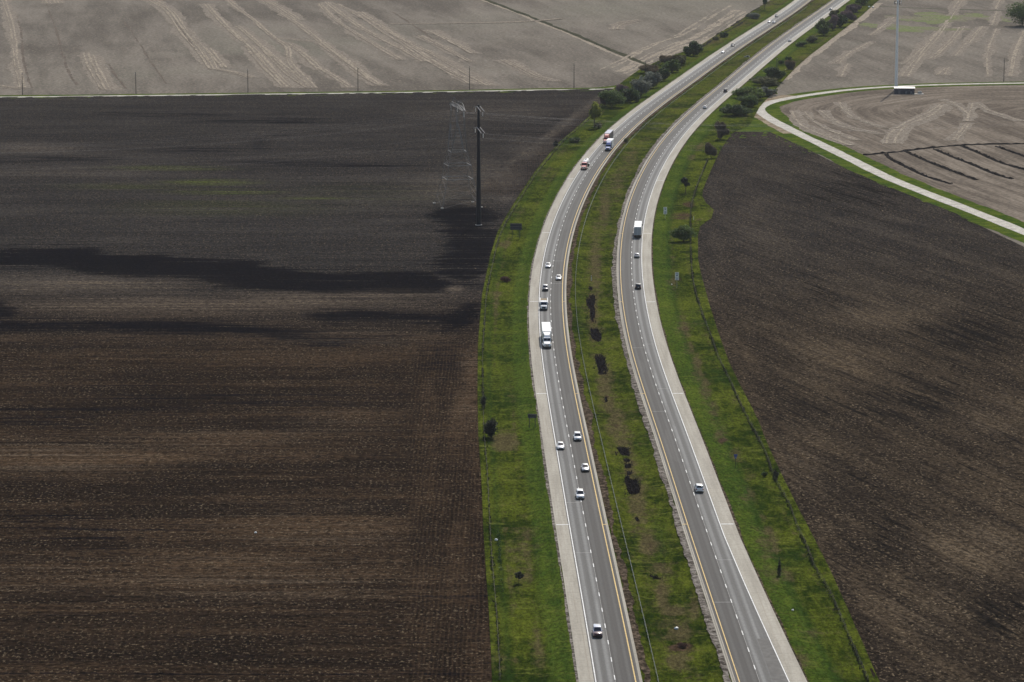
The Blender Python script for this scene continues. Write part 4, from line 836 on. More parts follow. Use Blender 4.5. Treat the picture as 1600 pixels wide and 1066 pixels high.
def pylon():
    A = at(678.6, 318.3, 0); Bq = at(690.8, 326.8, 0); W = 15.4
    c = A+U2*W/2+V2*W/2; z_at = lambda y: tall(706, 319, y, 0)
    t = thing('lattice_pylon', 'tall grey lattice steel pylon standing in the dark field', 'pylon', (c[0], c[1], 0))
    hw = [(0, W/2), (z_at(268)-2.0, 5.1), (z_at(255), 4.5), (z_at(234), 3.1)]
    def corner(z, w, i): sx, sy = ((-1, -1), (1, -1), (1, 1), (-1, 1))[i]; return np.array([*(U2*sx*w+V2*sy*w), z])
    for i in range(4):
        b = MB()
        for k in range(3): b.tube(corner(*hw[k], i), corner(*hw[k+1], i),   .10-.01*k, .09-.01*k, 4)
        b.make('leg', M_lattice, t)
        MB().box((*corner(0, W/2, i)[:2], .15), (1., 1., .5), AZ).make('footing', M_concretepad, t)
    br = MB(); hz = MB()
    def W_(z): return float(np.interp(z, [h[0] for h in hw], [h[1] for h in hw]))
    lev = list(np.linspace(0, hw[1][0], 4))+[hw[2][0], (hw[2][0]+hw[3][0])/2, hw[3][0]]
    for a, b_ in zip(lev[:-1], lev[1:]):
        for i in range(4):
            j = (i+1) % 4; p0, p1, q0, q1 = corner(a, W_(a), i), corner(a, W_(a), j), corner(b_, W_(b_), i), corner(b_, W_(b_), j)
            br.tube(p0, q1, .028, n=3); br.tube(p1, q0, .028, n=3)
    for z in (hw[1][0], hw[2][0], hw[3][0]):
        for i in range(4): hz.tube(corner(z, W_(z), i), corner(z, W_(z), (i+1) % 4), .13, n=4)
    br.make('bracing', M_lattice, t); hz.make('belt', M_lattice, t)
    zt = z_at(164); zw = hw[3][0]; wu = 1.5
    for sg in (-1, 1):                         # two cages flaring outwards along the crossbeam
        k = MB(); foot = [np.array([*(U2*s*3.1+V2*sg*3.1), zw]) for s in (-1, 1)]; knee = [np.array([*(U2*s*wu+V2*sg*(6.2+d)), zw+(zt-zw)*.58]) for s in (-1, 1) for d in (-.8, .8)]; head = [np.array([*(U2*s*wu+V2*sg*(4.2+d)), zt]) for s in (-1, 1) for d in (-.7, .7)]
        for i in range(4):
            k.tube(foot[i//2], knee[i], .11, n=4); k.tube(knee[i], head[i], .10, n=4)
        inner = [np.array([*(U2*s*2.0+V2*sg*.4), zw+2.2]) for s in (-1, 1)]
        for s in (0, 1): k.tube(foot[s], knee[2*s], .07, n=4); k.tube(inner[s], knee[2*s], .07, n=4)
        for f in np.linspace(.1, .9, 7):
            q = [foot[i//2]+(knee[i]-foot[i//2])*f for i in range(4)]; g = foot[0]+(knee[1]-foot[0])*min(1, f+.12); k.tube(q[0], q[3], .022, n=3); k.tube(q[2], q[1], .022, n=3); k.tube(q[0], q[1], .022, n=3); k.tube(q[2], q[3], .022, n=3)
        for f in np.linspace(.1, .9, 5):
            q = [knee[i]+(head[i]-knee[i])*f for i in range(4)]; k.tube(q[0], q[3], .022, n=3); k.tube(q[1], q[2], .022, n=3); k.tube(q[0], q[1], .022, n=3)
        k.make('cage', M_lattice, t)
        pk = MB(); tip = np.array([*(V2*sg*5.6), zt+3.0])
        for h_ in head: pk.tube(h_, tip, .07, n=4)
        pk.make('peak', M_lattice, t)
    bm_ = MB(); L = 12.5; N = 13; ys = np.linspace(-L, L, N)
    for s in (-1, 1):
        for zz, rr in ((0, .14), (1.35, .10)):
            for a, b_ in zip(ys[:-1], ys[1:]):
                f = lambda y: zt+zz*(1-min(1, max(0, (abs(y)-6)/7)))-.10*max(0, abs(y)-5)
                bm_.tube(np.array([*(U2*s*wu*(1-.055*abs(a))+V2*a), f(a)]), np.array([*(U2*s*wu*(1-.055*abs(b_))+V2*b_), f(b_)]), rr, n=4)
        for a, b_ in zip(ys[:-1], ys[1:]):
            bm_.tube(np.array([*(U2*s*wu*(1-.055*abs(a))+V2*a), zt]), np.array([*(-U2*s*wu*(1-.055*abs(b_))+V2*b_), zt-.1*max(0, abs(b_)-5)]), .05, n=3)
    bm_.make('crossbeam', M_lattice, t)
    tips = []
    for y in (-L+.2, 0, L-.2):
        e = np.array([*(V2*y), zt-.1*max(0, abs(y)-5)]); ins = MB()
        for k in range(9): ins.tube(e-np.array([0, 0, .2+k*.24]), e-np.array([0, 0, .36+k*.24]), .16, .09, 8)
        ins.make('insulator', M_insul, t); tips.append(np.array([c[0], c[1], 0])+e-np.array([0, 0, 2.4]))
    return tips
def conductors(tips, label, r):
    for k, tp in enumerate(tips):
        b = MB(); pts = []
        for s in (-1, 1):
            for f in np.linspace(0, 1, 25)[(1 if s == 1 else 0):]:
                d = s*330*(f if s == 1 else 1-f); ff = abs(d)/330; pts.append(tp+np.array([*(U2*d), -4*9.*ff*(1-ff)-0*ff]))
        path_tube(b, np.array(pts)-tp, r, 3); o = b.make('power_line', M_wire); o.location = tp
        tag(o, label[k], 'power line', 'overhead conductors')
tp1 = steel_pole(); tp2 = pylon()
conductors(tp1, ['overhead wire from the upper near arm of the dark pole', 'overhead wire from the upper far arm of the dark pole', 'overhead wire from the lower near arm of the dark pole', 'overhead wire from the lower far arm of the dark pole'], .008)
conductors(tp2, ['overhead wire from the far end of the pylon crossbeam', 'overhead wire from the middle of the pylon crossbeam', 'overhead wire from the near end of the pylon crossbeam'], .008)
def utility_pole(px, pyb, pyt, label, group, z=0.):
    p = at(px, pyb, z); H = tall(px, pyb, pyt, z); t = thing('utility_pole', label, 'utility pole', (p[0], p[1], z), rng.uniform(-.2, .2), group)
    MB().tube((0, 0, -.2), (0, 0, H), .20, .14, 8).make('shaft', M_wood, t, True)
    MB().box((0, 0, H-.6), (.12, 2.4, .14)).make('crossarm', M_wood, t)
    for y in (-1.1, -.4, .9): MB().tube((0, y, H-.52), (0, y, H-.28), .06, .04, 6).make('insulator', M_insul, t)
UPN = ['first wooden utility pole from the left along the farm road', 'second wooden utility pole from the left along the farm road', 'third wooden utility pole from the left along the farm road', 'fourth utility pole, in line above the empty middle of the field', 'fifth utility pole, directly above the steel power pole', 'last utility pole on the farm road before the bushes']
for (x, y0, y1), lb in zip([(35.3, 148.4, 114), (212.5, 147.3, 113), (387.5, 145, 108), (559.4, 142.5, 105), (733.8, 140.4, 104), (896.9, 137.3, 99)], UPN): utility_pole(x, y0, y1, lb, 'wooden poles along the farm road')
utility_pole(1009, 118, 94, 'wooden utility pole rising out of the thicket by the ditch', None)
utility_pole(1213.5, 119, 90.5, 'wooden utility pole behind the dark bush near the gravel bend', None)
utility_pole(1568.4, 127.5, 91, 'wooden utility pole beside the gravel road at the right edge', None)
def mast():
    p = at(1400, 141, 0); t = thing('radio_mast', 'very tall white monopole mast beside a small shed', 'mast', (p[0], p[1], 0)); H = tall(1400, 141, -58, 0); n = 14
    MB().loft([[(r*math.cos(2*math.pi*i/n), r*math.sin(2*math.pi*i/n), z) for i in range(n)] for z, r in ((0, .86), (H*.4, .66), (H*.75, .5), (H, .36))]).make('shaft', M_offwhite, t, True)
    za = tall(1400, 141, 4.5, 0); pf = MB()
    for i in range(12):
        a, b_ = 2*math.pi*i/12, 2*math.pi*(i+1)/12; pf.tube((1.7*math.cos(a), 1.7*math.sin(a), za), (1.7*math.cos(b_), 1.7*math.sin(b_), za), .06, n=5)
    for i in range(3): a = 2*math.pi*i/3+.4; pf.tube((0, 0, za), (1.7*math.cos(a), 1.7*math.sin(a), za), .08, n=5)
    pf.make('platform', M_galv, t)
    for i in range(9):
        a = 2*math.pi*i/9+.2; MB().box((1.95*math.cos(a), 1.95*math.sin(a), za+.1), (.16, .34, 1.9), a).make('antenna', M_darksteel if i % 2 else M_galv, t)
    MB().tube((0, 0, 0), (0, 0, .35), 1.5, 1.4, 12).make('footing', M_concretepad, t)
    # equipment shed
    q = at(1413.5, 147.3, 0); L, D, h = 10.4, 4.2, 3.0
    s = thing('equipment_shed', 'long low dark walled shed with a pale roof at the foot of the mast', 'shed', (q[0], q[1]+D/2, 0), R(-2))
    MB().bevel_box((0, 0, h/2), (L, D, h), .03).make('wall', plain('shed_wall', (.060, .056, .070), .8), s)
    MB().loft([[(x, -D/2-.3, h), (x, 0, h+.55), (x, D/2+.3, h), (x, D/2+.3, h+.14), (x, 0, h+.70), (x, -D/2-.3, h+.14)] for x in (-L/2-.25, L/2+.25)]).make('roof', plain('shed_roof', (.34, .335, .34), .5, .5, .3), s)
    d = MB().panel([(-3.2, -D/2-.01, .05), (-2.2, -D/2-.01, .05), (-2.2, -D/2-.01, 2.1), (-3.2, -D/2-.01, 2.1)], .05).make('door', plain('shed_door', (.12, .115, .12), .6), s)
    MB().box((-2.32, -D/2-.08, 1.05), (.05, .06, .14)).make('handle', M_galv, d)
    for x in (.8, 3.4): MB().box((x, -D/2-.3, .8), (.9, .5, 1.2)).make('cooling_unit', plain('cooling_unit', (.16, .16, .17), .6), s)
    tag(MB().box((q[0]+6.9, q[1]+.4, .1), (6, 3.6, .16)).make('concrete_pad', M_concretepad), kind='structure')
    r = at(1437, 146.8, 0); g_ = thing('generator', 'small pale generator box on the pad right of the shed', 'generator', (r[0], r[1], .18))
    MB().bevel_box((0, 0, .6), (2.2, 1.1, 1.2), .06).make('cabinet', M_concretepad, g_); MB().tube((.6, 0, 1.2), (.6, 0, 1.6), .07, n=8).make('exhaust', M_galv, g_)
mast()

# ------------------------------------------------------------------ signs and small things
M_signback = plain('aluminium_sign_back', (.040, .040, .052), .5, .4, .3)
M_signwhite = plain('white_sheeting', (.86, .82, .74), .5, .4)
M_signink = plain('grey_lettering', (.17, .17, .22), .6)
M_blue = plain('blue_sheeting', (.016, .05, .26), .5, .4)
def board_sign(x0, x1, yt, yb, yf, label):
    p = at((x0+x1)/2, yf, .3); z = float(verge_z(np.array([p[0]]), np.array([p[1]]))[0]); p = at((x0+x1)/2, yf, z); m = mpp((x0+x1)/2, yf); w = (x1-x0)*m
    zb, zt = tall((x0+x1)/2, yf, yb, z), tall((x0+x1)/2, yf, yt, z)
    t = thing('highway_sign', label, 'road sign', (p[0], p[1], z), R(-3), 'guide signs seen from behind')
    MB().bevel_box((0, .12, (zb+zt)/2), (w, .05, zt-zb), .02).make('panel', M_signback, t)
    for k in (-.33, .33): MB().box((w*k, 0, zt/2), (.16, .14, zt)).make('post', M_signback, t)
    for f in (.12, .5, .88): MB().box((0, .07, zb+(zt-zb)*f), (w*.98, .05, .08)).make('stiffener', M_lattice, t)
board_sign(797.2, 815.3, 349.3, 359.5, 373, 'wide dark sign on two posts near the steel power pole, seen from behind')
board_sign(824.8, 838.4, 647.2, 653.6, 668.5, 'dark sign on two posts beside the lower left shoulder, seen from behind')
def plate_sign(px, yt, yb, yf, wpx, label, split):
    p = at(px, yf, .2); z = float(verge_z(np.array([p[0]]), np.array([p[1]]))[0]); p = at(px, yf, z); w = wpx*mpp(px, yf); zb, zt = tall(px, yf, yb, z), tall(px, yf, yt, z)
    t = thing('road_sign', label, 'road sign', (p[0], p[1], z), R(4))
    MB().box((0, .06, zt/2), (.09, .07, zt)).make('post', M_galv, t)
    zz = zb+(zt-zb)*split
    for (a, b_) in ((zz+.04, zt), (zb, zz-.04)):
        pn = MB().bevel_box((0, 0, (a+b_)/2), (w, .03, b_-a), .015).make('plate', M_signwhite, t); h = b_-a; ink = MB()
        for f, hh, ww in ((.80, .09, .62), (.64, .09, .5), (.33, .28, .42)): ink.box((0, -.02, a+h*f), (w*ww, .014, h*hh))
        ink.make('lettering', M_signink, pn)
plate_sign(1039.3, 323.8, 334.8, 342, 5.4, 'tall white sign of two stacked plates farther up the right verge', .5)
plate_sign(1057.6, 425.6, 437.8, 450.5, 6.0, 'tall white sign of two stacked plates with dark figures, nearer on the right verge', .38)
def blue_sign():
    px, yf = 1149.2, 731; p = at(px, yf, .2); z = float(verge_z(np.array([p[0]]), np.array([p[1]]))[0]); p = at(px, yf, z); zt = tall(px, yf, 710, z); m = mpp(px, yf)
    t = thing('road_sign', 'small blue sign on a thin post on the right verge', 'road sign', (p[0], p[1], z), R(4))
    MB().box((0, .05, zt/2), (.08, .06, zt)).make('post', M_darksteel, t)
    MB().bevel_box((0, 0, zt-.27), (5.2*m, .03, .54), .015).make('plate', M_blue, t); pl_ = MB().bevel_box((0, 0, zt-.80), (2.7*m, .03, .48), .015).make('plate', M_blue, t)
    MB().box((0, -.02, zt-.80), (1.2*m, .014, .2)).make('lettering', plain('pale_blue_lettering', (.12, .2, .45), .6), pl_)
blue_sign()
M_litter = plain('white_plastic', (.66, .66, .63), .5)
for (px, py, s, lb) in ((775.7, 846, .42, 'crumpled white litter beside the lower left fence'), (1056.8, 983.5, .45, 'white litter in the dry grass at the bottom of the median'), (1238.5, 956, .3, 'white litter on the lower right verge'), (399.5, 833, .34, 'white litter lying in the left ploughed field'), (1049.5, 445, .25, 'pale stone beside the nearer white sign'), (1358, 12, .8, 'left one of two white boxes at the far field edge'), (1364, 12, .9, 'right one of two white boxes at the far field edge')):
    p = at(px, py, .1); ins = XLE(p[1]) < p[0] < XRE(p[1]); z = float(verge_z(np.array([p[0]]), np.array([p[1]]))[0]) if ins else .05
    bm = bmesh.new(); bmesh.ops.create_icosphere(bm, subdivisions=2, radius=s)
    for v in bm.verts: v.co *= rng.uniform(.7, 1.15); v.co.z *= .7
    o = MB().bm(bm).make('white_box' if px > 1300 else ('stone' if px == 1049.5 else 'litter'), M_litter); o.location = (p[0], p[1], z+s*.5); tag(o, lb, 'box' if px > 1300 else ('stone' if px == 1049.5 else 'litter'))
def headwall():
    p = at(1168.3, 90, .1); z = float(verge_z(np.array([p[0]]), np.array([p[1]]))[0])
    t = thing('drain_headwall', 'pale concrete drain headwall with a dark mouth in the far median', 'drain', (p[0], p[1], z), R(-25))
    MB().bevel_box((0, 0, .5), (2.2, .4, 1.1), .04).make('wall', M_concretepad, t); MB().tube((0, -.22, .45), (0, -.26, .45), .38, n=12).make('pipe_mouth', M_mud, t)
    for s in (-1, 1): MB().box((s*1.4, -.7, .3), (.25, 1.6, .6), s*.5).make('wing_wall', M_concretepad, t)
headwall()
for (px, py, h, lb) in ((924, 438.5, 1.7, 'pale marker post in the median above the first dark mud patch'), (1083.8, 344, 1.3, 'short white marker post on the right fence above the big dark bush')):
    p = at(px, py, .15); z = float(verge_z(np.array([p[0]]), np.array([p[1]]))[0]); t = thing('marker_post', lb, 'marker post', (p[0], p[1], z))
    MB().tube((0, 0, -.1), (0, 0, h), .11, .10, 8).make('post', M_litter, t); MB().tube((0, 0, h*.78), (0, 0, h*.92), .118, n=8).make('band', M_signink, t)

# ------------------------------------------------------------------ vehicles (built pointing along +Y)
def car_paint(name, col, metal=0.): 
    t = NT(name); return t.done(col, .32, .5, metal, .8)
PAINT = {'white': car_paint('white_paint', (.74, .74, .74)), 'silver': car_paint('silver_paint', (.40, .41, .43), .5), 'dark': car_paint('dark_blue_paint', (.022, .026, .036)), 'black': car_paint('black_paint', (.010, .010, .013)), 'maroon': car_paint('maroon_paint', (.06, .010, .012)), 'grey': car_paint('grey_paint', (.10, .11, .12), .3), 'red': car_paint('red_paint', (.42, .035, .022)), 'blue': car_paint('blue_paint', (.045, .10, .34)), 'pale_roof': car_paint('light_roof', (.50, .52, .60))}  # last entry: a lighter tone for the cabin shell alone
M_glass = NT('car_glass').done((.010, .012, .016), .06, .6)
M_tyre = plain('tyre_rubber', (.018, .018, .018), .85, .2)
M_rim = plain('wheel_rim', (.42, .42, .43), .35, .5, .7)
M_lamp = NT('headlamp').done((.72, .74, .76), .15, .6)
M_tail = NT('tail_lamp').done((.30, .012, .012), .25, .5)
M_trim = plain('black_trim', (.015, .015, .016), .5, .4)
M_chrome = plain('bright_metal', (.62, .62, .63), .2, .6, .9)
M_trailer = plain('trailer_white', (.76, .76, .74), .45, .4, var=.06)
M_doorshade = plain('trailer_doors', (.36, .38, .40), .5, .4, var=.2)  # white doors toned down to grey, their shade put into the colour
M_darkbox = plain('dark_trailer', (.050, .050, .065), .5, .4)
M_boxroof = plain('grey_trailer_roof', (.34, .35, .42), .5, .4)
M_frame = plain('chassis', (.022, .022, .024), .7, .3)
M_deck = plain('wooden_deck', (.24, .19, .12), .85, .2)
def ring(y, hw, zb, zt, sh=.10):
    return [(-hw*.90, y, zb), (-hw, y, zb+.12), (-hw, y, zb+(zt-zb)*.62), (-hw*.965, y, zt-sh*.55), (-hw*.86, y, zt), (0, y, zt+.02), (hw*.86, y, zt), (hw*.965, y, zt-sh*.55), (hw, y, zb+(zt-zb)*.62), (hw, y, zb+.12), (hw*.90, y, zb)]
def wheel(t, x, y, r, w=.24, rim=True):
    b = MB(); n = 18; o = r*.62
    prof = [(o, -w/2), (r*.94, -w/2), (r, -w*.32), (r, w*.32), (r*.94, w/2), (o, w/2)]
    b.loft([[(px_, q[0]*math.cos(2*math.pi*i/n), q[0]*math.sin(2*math.pi*i/n)) for i in range(n)] for q in prof for px_ in (q[1],)])
    o_ = b.make('wheel', M_tyre, t, True, (x, y, r))
    s = 1 if x > 0 else -1
    if rim: MB().tube((s*(w/2-.05), 0, 0), (s*(w/2+.005), 0, 0), o*1.02, o*.9, 14).make('rim', M_rim, o_)
def quad_on(c0, c1, c2, c3, ax, ay, bx, by):  # sub-rectangle of a face given by its corners (bl, br, tr, tl)
    c0, c1, c2, c3 = map(Vector, (c0, c1, c2, c3))
    f = lambda u, v: (c0*(1-u)+c1*u)*(1-v)+(c3*(1-u)+c2*u)*v
    return [f(ax, ay), f(bx, ay), f(bx, by), f(ax, by)]
CAR = dict(
 sedan=dict(L=4.8, st=[(-2.4, .76, .36, .90), (-2.3, .86, .26, 1.0), (-1.75, .91, .20, 1.04), (-.6, .92, .18, .99), (.9, .92, .18, .96), (1.3, .91, .19, .93), (1.9, .88, .22, .82), (2.25, .80, .28, .70), (2.4, .66, .36, .60)], cab=(-1.95, 1.25, -1.15, .22, .98, 1.46, .84, .62), r=.33, wy=(-1.42, 1.45)),
 suv=dict(L=4.75, st=[(-2.37, .80, .42, 1.0), (-2.28, .90, .32, 1.1), (-1.6, .95, .25, 1.13), (0, .95, .24, 1.10), (.95, .95, .24, 1.08), (1.4, .94, .25, 1.06), (1.95, .92, .28, .99), (2.25, .86, .33, .88), (2.37, .72, .42, .74)], cab=(-2.25, 1.15, -1.95, .30, 1.09, 1.74, .88, .70), r=.37, wy=(-1.38, 1.42)),
 pickup=dict(L=5.7, st=[(-2.85, .92, .50, 1.12), (-2.78, .97, .44, 1.16), (-1.2, .99, .36, 1.16), (0, .99, .34, 1.17), (1.1, .99, .34, 1.16), (1.6, .98, .36, 1.14), (2.3, .96, .38, 1.07), (2.7, .92, .42, .98), (2.85, .82, .5, .84)], cab=(-1.15, 1.25, -.95, .52, 1.15, 1.88, .92, .74), r=.40, wy=(-1.75, 1.80)))
def body_car(t, kind, paint, roof=None, coupe=False):
    s = CAR[kind]; y0b, y1b, y0t, y1t, zb, zt, hb, ht = s['cab']
    MB().loft([ring(*q) for q in s['st']]).make('body', paint, t, True)
    cb = MB(); rr = .06
    def cring(f):
        hw = hb+(ht-hb)*f; a = y0b+(y0t-y0b)*f; c = y1b+(y1t-y1b)*f; z = zb+(zt-zb)*f
        return [(-hw, a+.1, z), (-hw+.1, a, z), (hw-.1, a, z), (hw, a+.1, z), (hw, c-.1, z), (hw-.1, c, z), (-hw+.1, c, z), (-hw, c-.1, z)]
    top = [(x*.90, (y-(y0t+y1t)/2)*.90+(y0t+y1t)/2, zt+.05) for x, y, z in cring(1)]
    cb.loft([cring(-.06), cring(.5), cring(.93), cring(1.0), top]); cb.make('cabin', roof or paint, t, True)
    bl, br, tr, tl = (-hb, y1b, zb), (hb, y1b, zb), (ht, y1t, zt), (-ht, y1t, zt)
    MB().panel(list(reversed(quad_on(bl, br, tr, tl, .06, .08, .94, .92))), .02).make('windscreen', M_glass, t)
    bl, br, tr, tl = (hb, y0b, zb), (-hb, y0b, zb), (-ht, y0t, zt), (ht, y0t, zt)
    MB().panel(list(reversed(quad_on(bl, br, tr, tl, .08, .22 if kind != 'sedan' else .10, .92, .9))), .02).make('rear_window', M_glass, t)
    for sg in (-1, 1):
        bl, br, tr, tl = (sg*hb, y0b, zb), (sg*hb, y1b, zb), (sg*ht, y1t, zt), (sg*ht, y0t, zt)
        cut = [(.09, .46), (.50, .90)] if kind != 'suv' else [(.06, .30), (.33, .60), (.63, .92)]
        for a, b in cut:
            q = quad_on(bl, br, tr, tl, a, .14, b, .88); q = q if sg < 0 else list(reversed(q)); q = list(reversed(q))
            MB().panel(q, .018).make('side_window', M_glass, t)
        MB().bevel_box((sg*(hb+.16), y1b-.32, zb+.08), (.22, .12, .15), .03).make('mirror', paint, t)
    L = s['L']; hw = s['st'][4][1]; f = s['st'][-2]; r_ = s['st'][1]
    for sg in (-1, 1):
        MB().bevel_box((sg*f[1]*.74, L/2-.18, f[3]-.10), (.36, .20, .13), .03).make('headlight', M_lamp, t)
        MB().bevel_box((sg*r_[1]*.84, -L/2+.06, r_[3]-.16), (.26 if kind != 'pickup' else .16, .12, .15 if kind == 'sedan' else .28), .02).make('taillight', M_tail, t)
        for y in s['wy']: wheel(t, sg*(hw-.10), y, s['r'])
    MB().bevel_box((0, L/2-.04, f[2]+.24), (.95, .10, .20), .03).make('grille', M_trim, t)
    MB().bevel_box((0, L/2-.02, f[2]+.03), (1.3, .14, .14), .04).make('bumper', M_trim, t); MB().bevel_box((0, -L/2+.02, r_[2]+.08), (1.3, .14, .16), .04).make('bumper', M_trim, t)
    MB().box((0, -L/2-.005, r_[3]-.32), (.36, .03, .16)).make('licence_plate', M_signwhite, t)
    if kind == 'pickup': MB().box((0, -2.0, 1.14), (1.6, 1.5, .10)).make('bed_floor', M_trim, t)
def place(line, px, py, L, away, lat=None):
    p = at(px, py, ROADZ+.02); s = line.st(*p); off = line.lat(*p); c = line.pt(np.array(s+L/2), off if lat is None else lat); y = c[1]
    return (float(c[0]), float(c[1]), ROADZ+.02), float(line.head(y))+(0 if away else math.pi)
GV = 'vehicles driving on the highway'
def car(line, px, py, kind, paint, label, away, roof=None):
    loc, rz = place(line, px, py, CAR[kind]['L'], away); t = thing({'sedan': 'car', 'suv': 'sport_utility_vehicle', 'pickup': 'pickup_truck'}[kind], label, {'sedan': 'car', 'suv': 'car', 'pickup': 'pickup truck'}[kind], loc, rz, GV)
    body_car(t, kind, PAINT[paint], PAINT[roof] if roof else None); return t
def tractor(t, y0, paint, sleeper=True, fairing=True):
    """conventional tractor whose front bumper is at y0"""
    hood = [(y0-.10, .78, .62, 1.20), (y0-.25, .92, .55, 1.52), (y0-.9, 1.02, .55, 1.72), (y0-1.9, 1.10, .60, 1.90), (y0-2.25, 1.12, .60, 1.96)]
    MB().loft([ring(*h, sh=.3) for h in hood]).make('hood', paint, t, True)
    yb = y0-5.7 if sleeper else y0-4.2
    MB().loft([[(-1.14, yb, .75), (-1.14, y0-2.1, .75), (1.14, y0-2.1, .75), (1.14, yb, .75)], [(-1.16, yb, 1.95), (-1.16, y0-2.05, 1.95), (1.16, y0-2.05, 1.95), (1.16, yb, 1.95)], [(-1.10, yb, 2.75), (-1.06, y0-2.65, 2.75), (1.06, y0-2.65, 2.75), (1.10, yb, 2.75)], [(-1.02, yb, 2.9), (-.95, y0-2.85, 2.9), (.95, y0-2.85, 2.9), (1.02, yb, 2.9)]]).make('cab', paint, t, True)
    if fairing: MB().loft([[(-.95, y0-2.95, 2.88), (.95, y0-2.95, 2.88), (1.12, yb, 2.88), (-1.12, yb, 2.88)], [(-.8, y0-3.35, 3.3), (.8, y0-3.35, 3.3), (1.12, yb, 3.6), (-1.12, yb, 3.6)], [(-.72, y0-3.7, 3.55), (.72, y0-3.7, 3.55), (1.05, yb, 3.95), (-1.05, yb, 3.95)]]).make('roof_fairing', paint, t, True)
    for sg in (-1, 1):
        a, b = (.03, .98) if sg > 0 else (-.98, -.03)
        MB().panel([(a, y0-2.08, 2.0), (b, y0-2.08, 2.0), (b*.95, y0-2.58, 2.68), (a, y0-2.58, 2.68)] if True else [], .03).make('windscreen', M_glass, t)
        q = [(sg*1.165, y0-3.4, 1.98), (sg*1.165, y0-2.3, 1.98), (sg*1.10, y0-2.7, 2.62), (sg*1.10, y0-3.4, 2.62)]
        MB().panel(q if sg > 0 else list(reversed(q)), .02).make('side_window', M_glass, t)
        m = MB().bevel_box((sg*1.42, y0-2.25, 2.1), (.26, .16, .7), .04); m.tube((sg*1.12, y0-2.3, 2.3), (sg*1.42, y0-2.25, 2.3), .03, n=5); m.make('mirror', M_trim, t)
        MB().bevel_box((sg*.86, y0-.22, 1.12), (.34, .26, .30), .06).make('headlight', M_lamp, t)
        MB().tube((sg*1.18, yb+.3, .9), (sg*1.18, yb+.3, 3.4), .08, n=8).make('exhaust_stack', M_chrome, t)
        MB().tube((sg*1.08, y0-4.6, .62), (sg*1.08, y0-3.2, .62), .33, n=12).make('fuel_tank', M_chrome, t)
        MB().bevel_box((sg*1.06, y0-1.1, .98), (.44, 1.2, .16), .07).make('fender', paint, t)
        wheel(t, sg*1.05, y0-1.1, .51, .30)
        for y in (yb-.4, yb-1.7): wheel(t, sg*.98, y, .51, .56)
    MB().bevel_box((0, y0-.13, 1.02), (1.05, .14, .78), .05).make('grille', M_chrome if paint is not PAINT['blue'] else M_trim, t)
    MB().bevel_box((0, y0-.02, .50), (2.4, .30, .36), .08).make('bumper', M_trim, t)
    MB().bevel_box((0, (y0-1.5+yb-2.4)/2, .82), (.95, y0-1.5-yb+2.4, .26), .03).make('chassis', M_frame, t)
    return yb
def box_trailer(t, yf, L, body, roof, doors):
    yr = yf-L; zb, zt, w = 1.15, 4.08, 1.30
    p = MB().bevel_box((0, (yf+yr)/2, (zb+zt)/2), (2*w, L, zt-zb), .05).make('trailer', body, t)
    MB().bevel_box((0, (yf+yr)/2, zt+.012), (2*w-.04, L-.04, .06), .02).make('trailer_roof', roof, p)
    for sg in (-1, 1):
        d = MB().bevel_box((sg*w*.49, yr-.02, (zb+zt)/2), (w*.94, .06, zt-zb-.16), .02).make('rear_door', doors, p)
        for x in (.25, .55): MB().tube((sg*w*x*1.35, yr-.08, zb+.15), (sg*w*x*1.35, yr-.08, zt-.15), .025, n=5).make('lock_rod', M_rim, d)
        MB().box((sg*1.0, yr-.03, 1.02), (.34, .06, .14)).make('taillight', M_tail, t)
        MB().bevel_box((sg*1.25, (yf+yr)/2+.6, .85), (.05, L*.42, .6), .01).make('side_skirt', body, t)
        for y in (yr+1.6, yr+2.9): wheel(t, sg*.98, y, .51, .56)
        MB().box((sg*.7, yf-2.6, .6), (.14, .14, 1.1)).make('landing_leg', M_frame, t)
    for k in range(15):
        pass
    MB().box((0, (yf+yr)/2, 1.06), (1.0, L-.6, .2)).make('trailer_frame', M_frame, t)
    MB().box((0, yr+.08, .56), (2.3, .12, .14)).make('underride_guard', M_frame, t)
    for s in (-.5, .5): MB().box((s, yr+.08, .8), (.08, .1, .5)).make('guard_strut', M_frame, t)
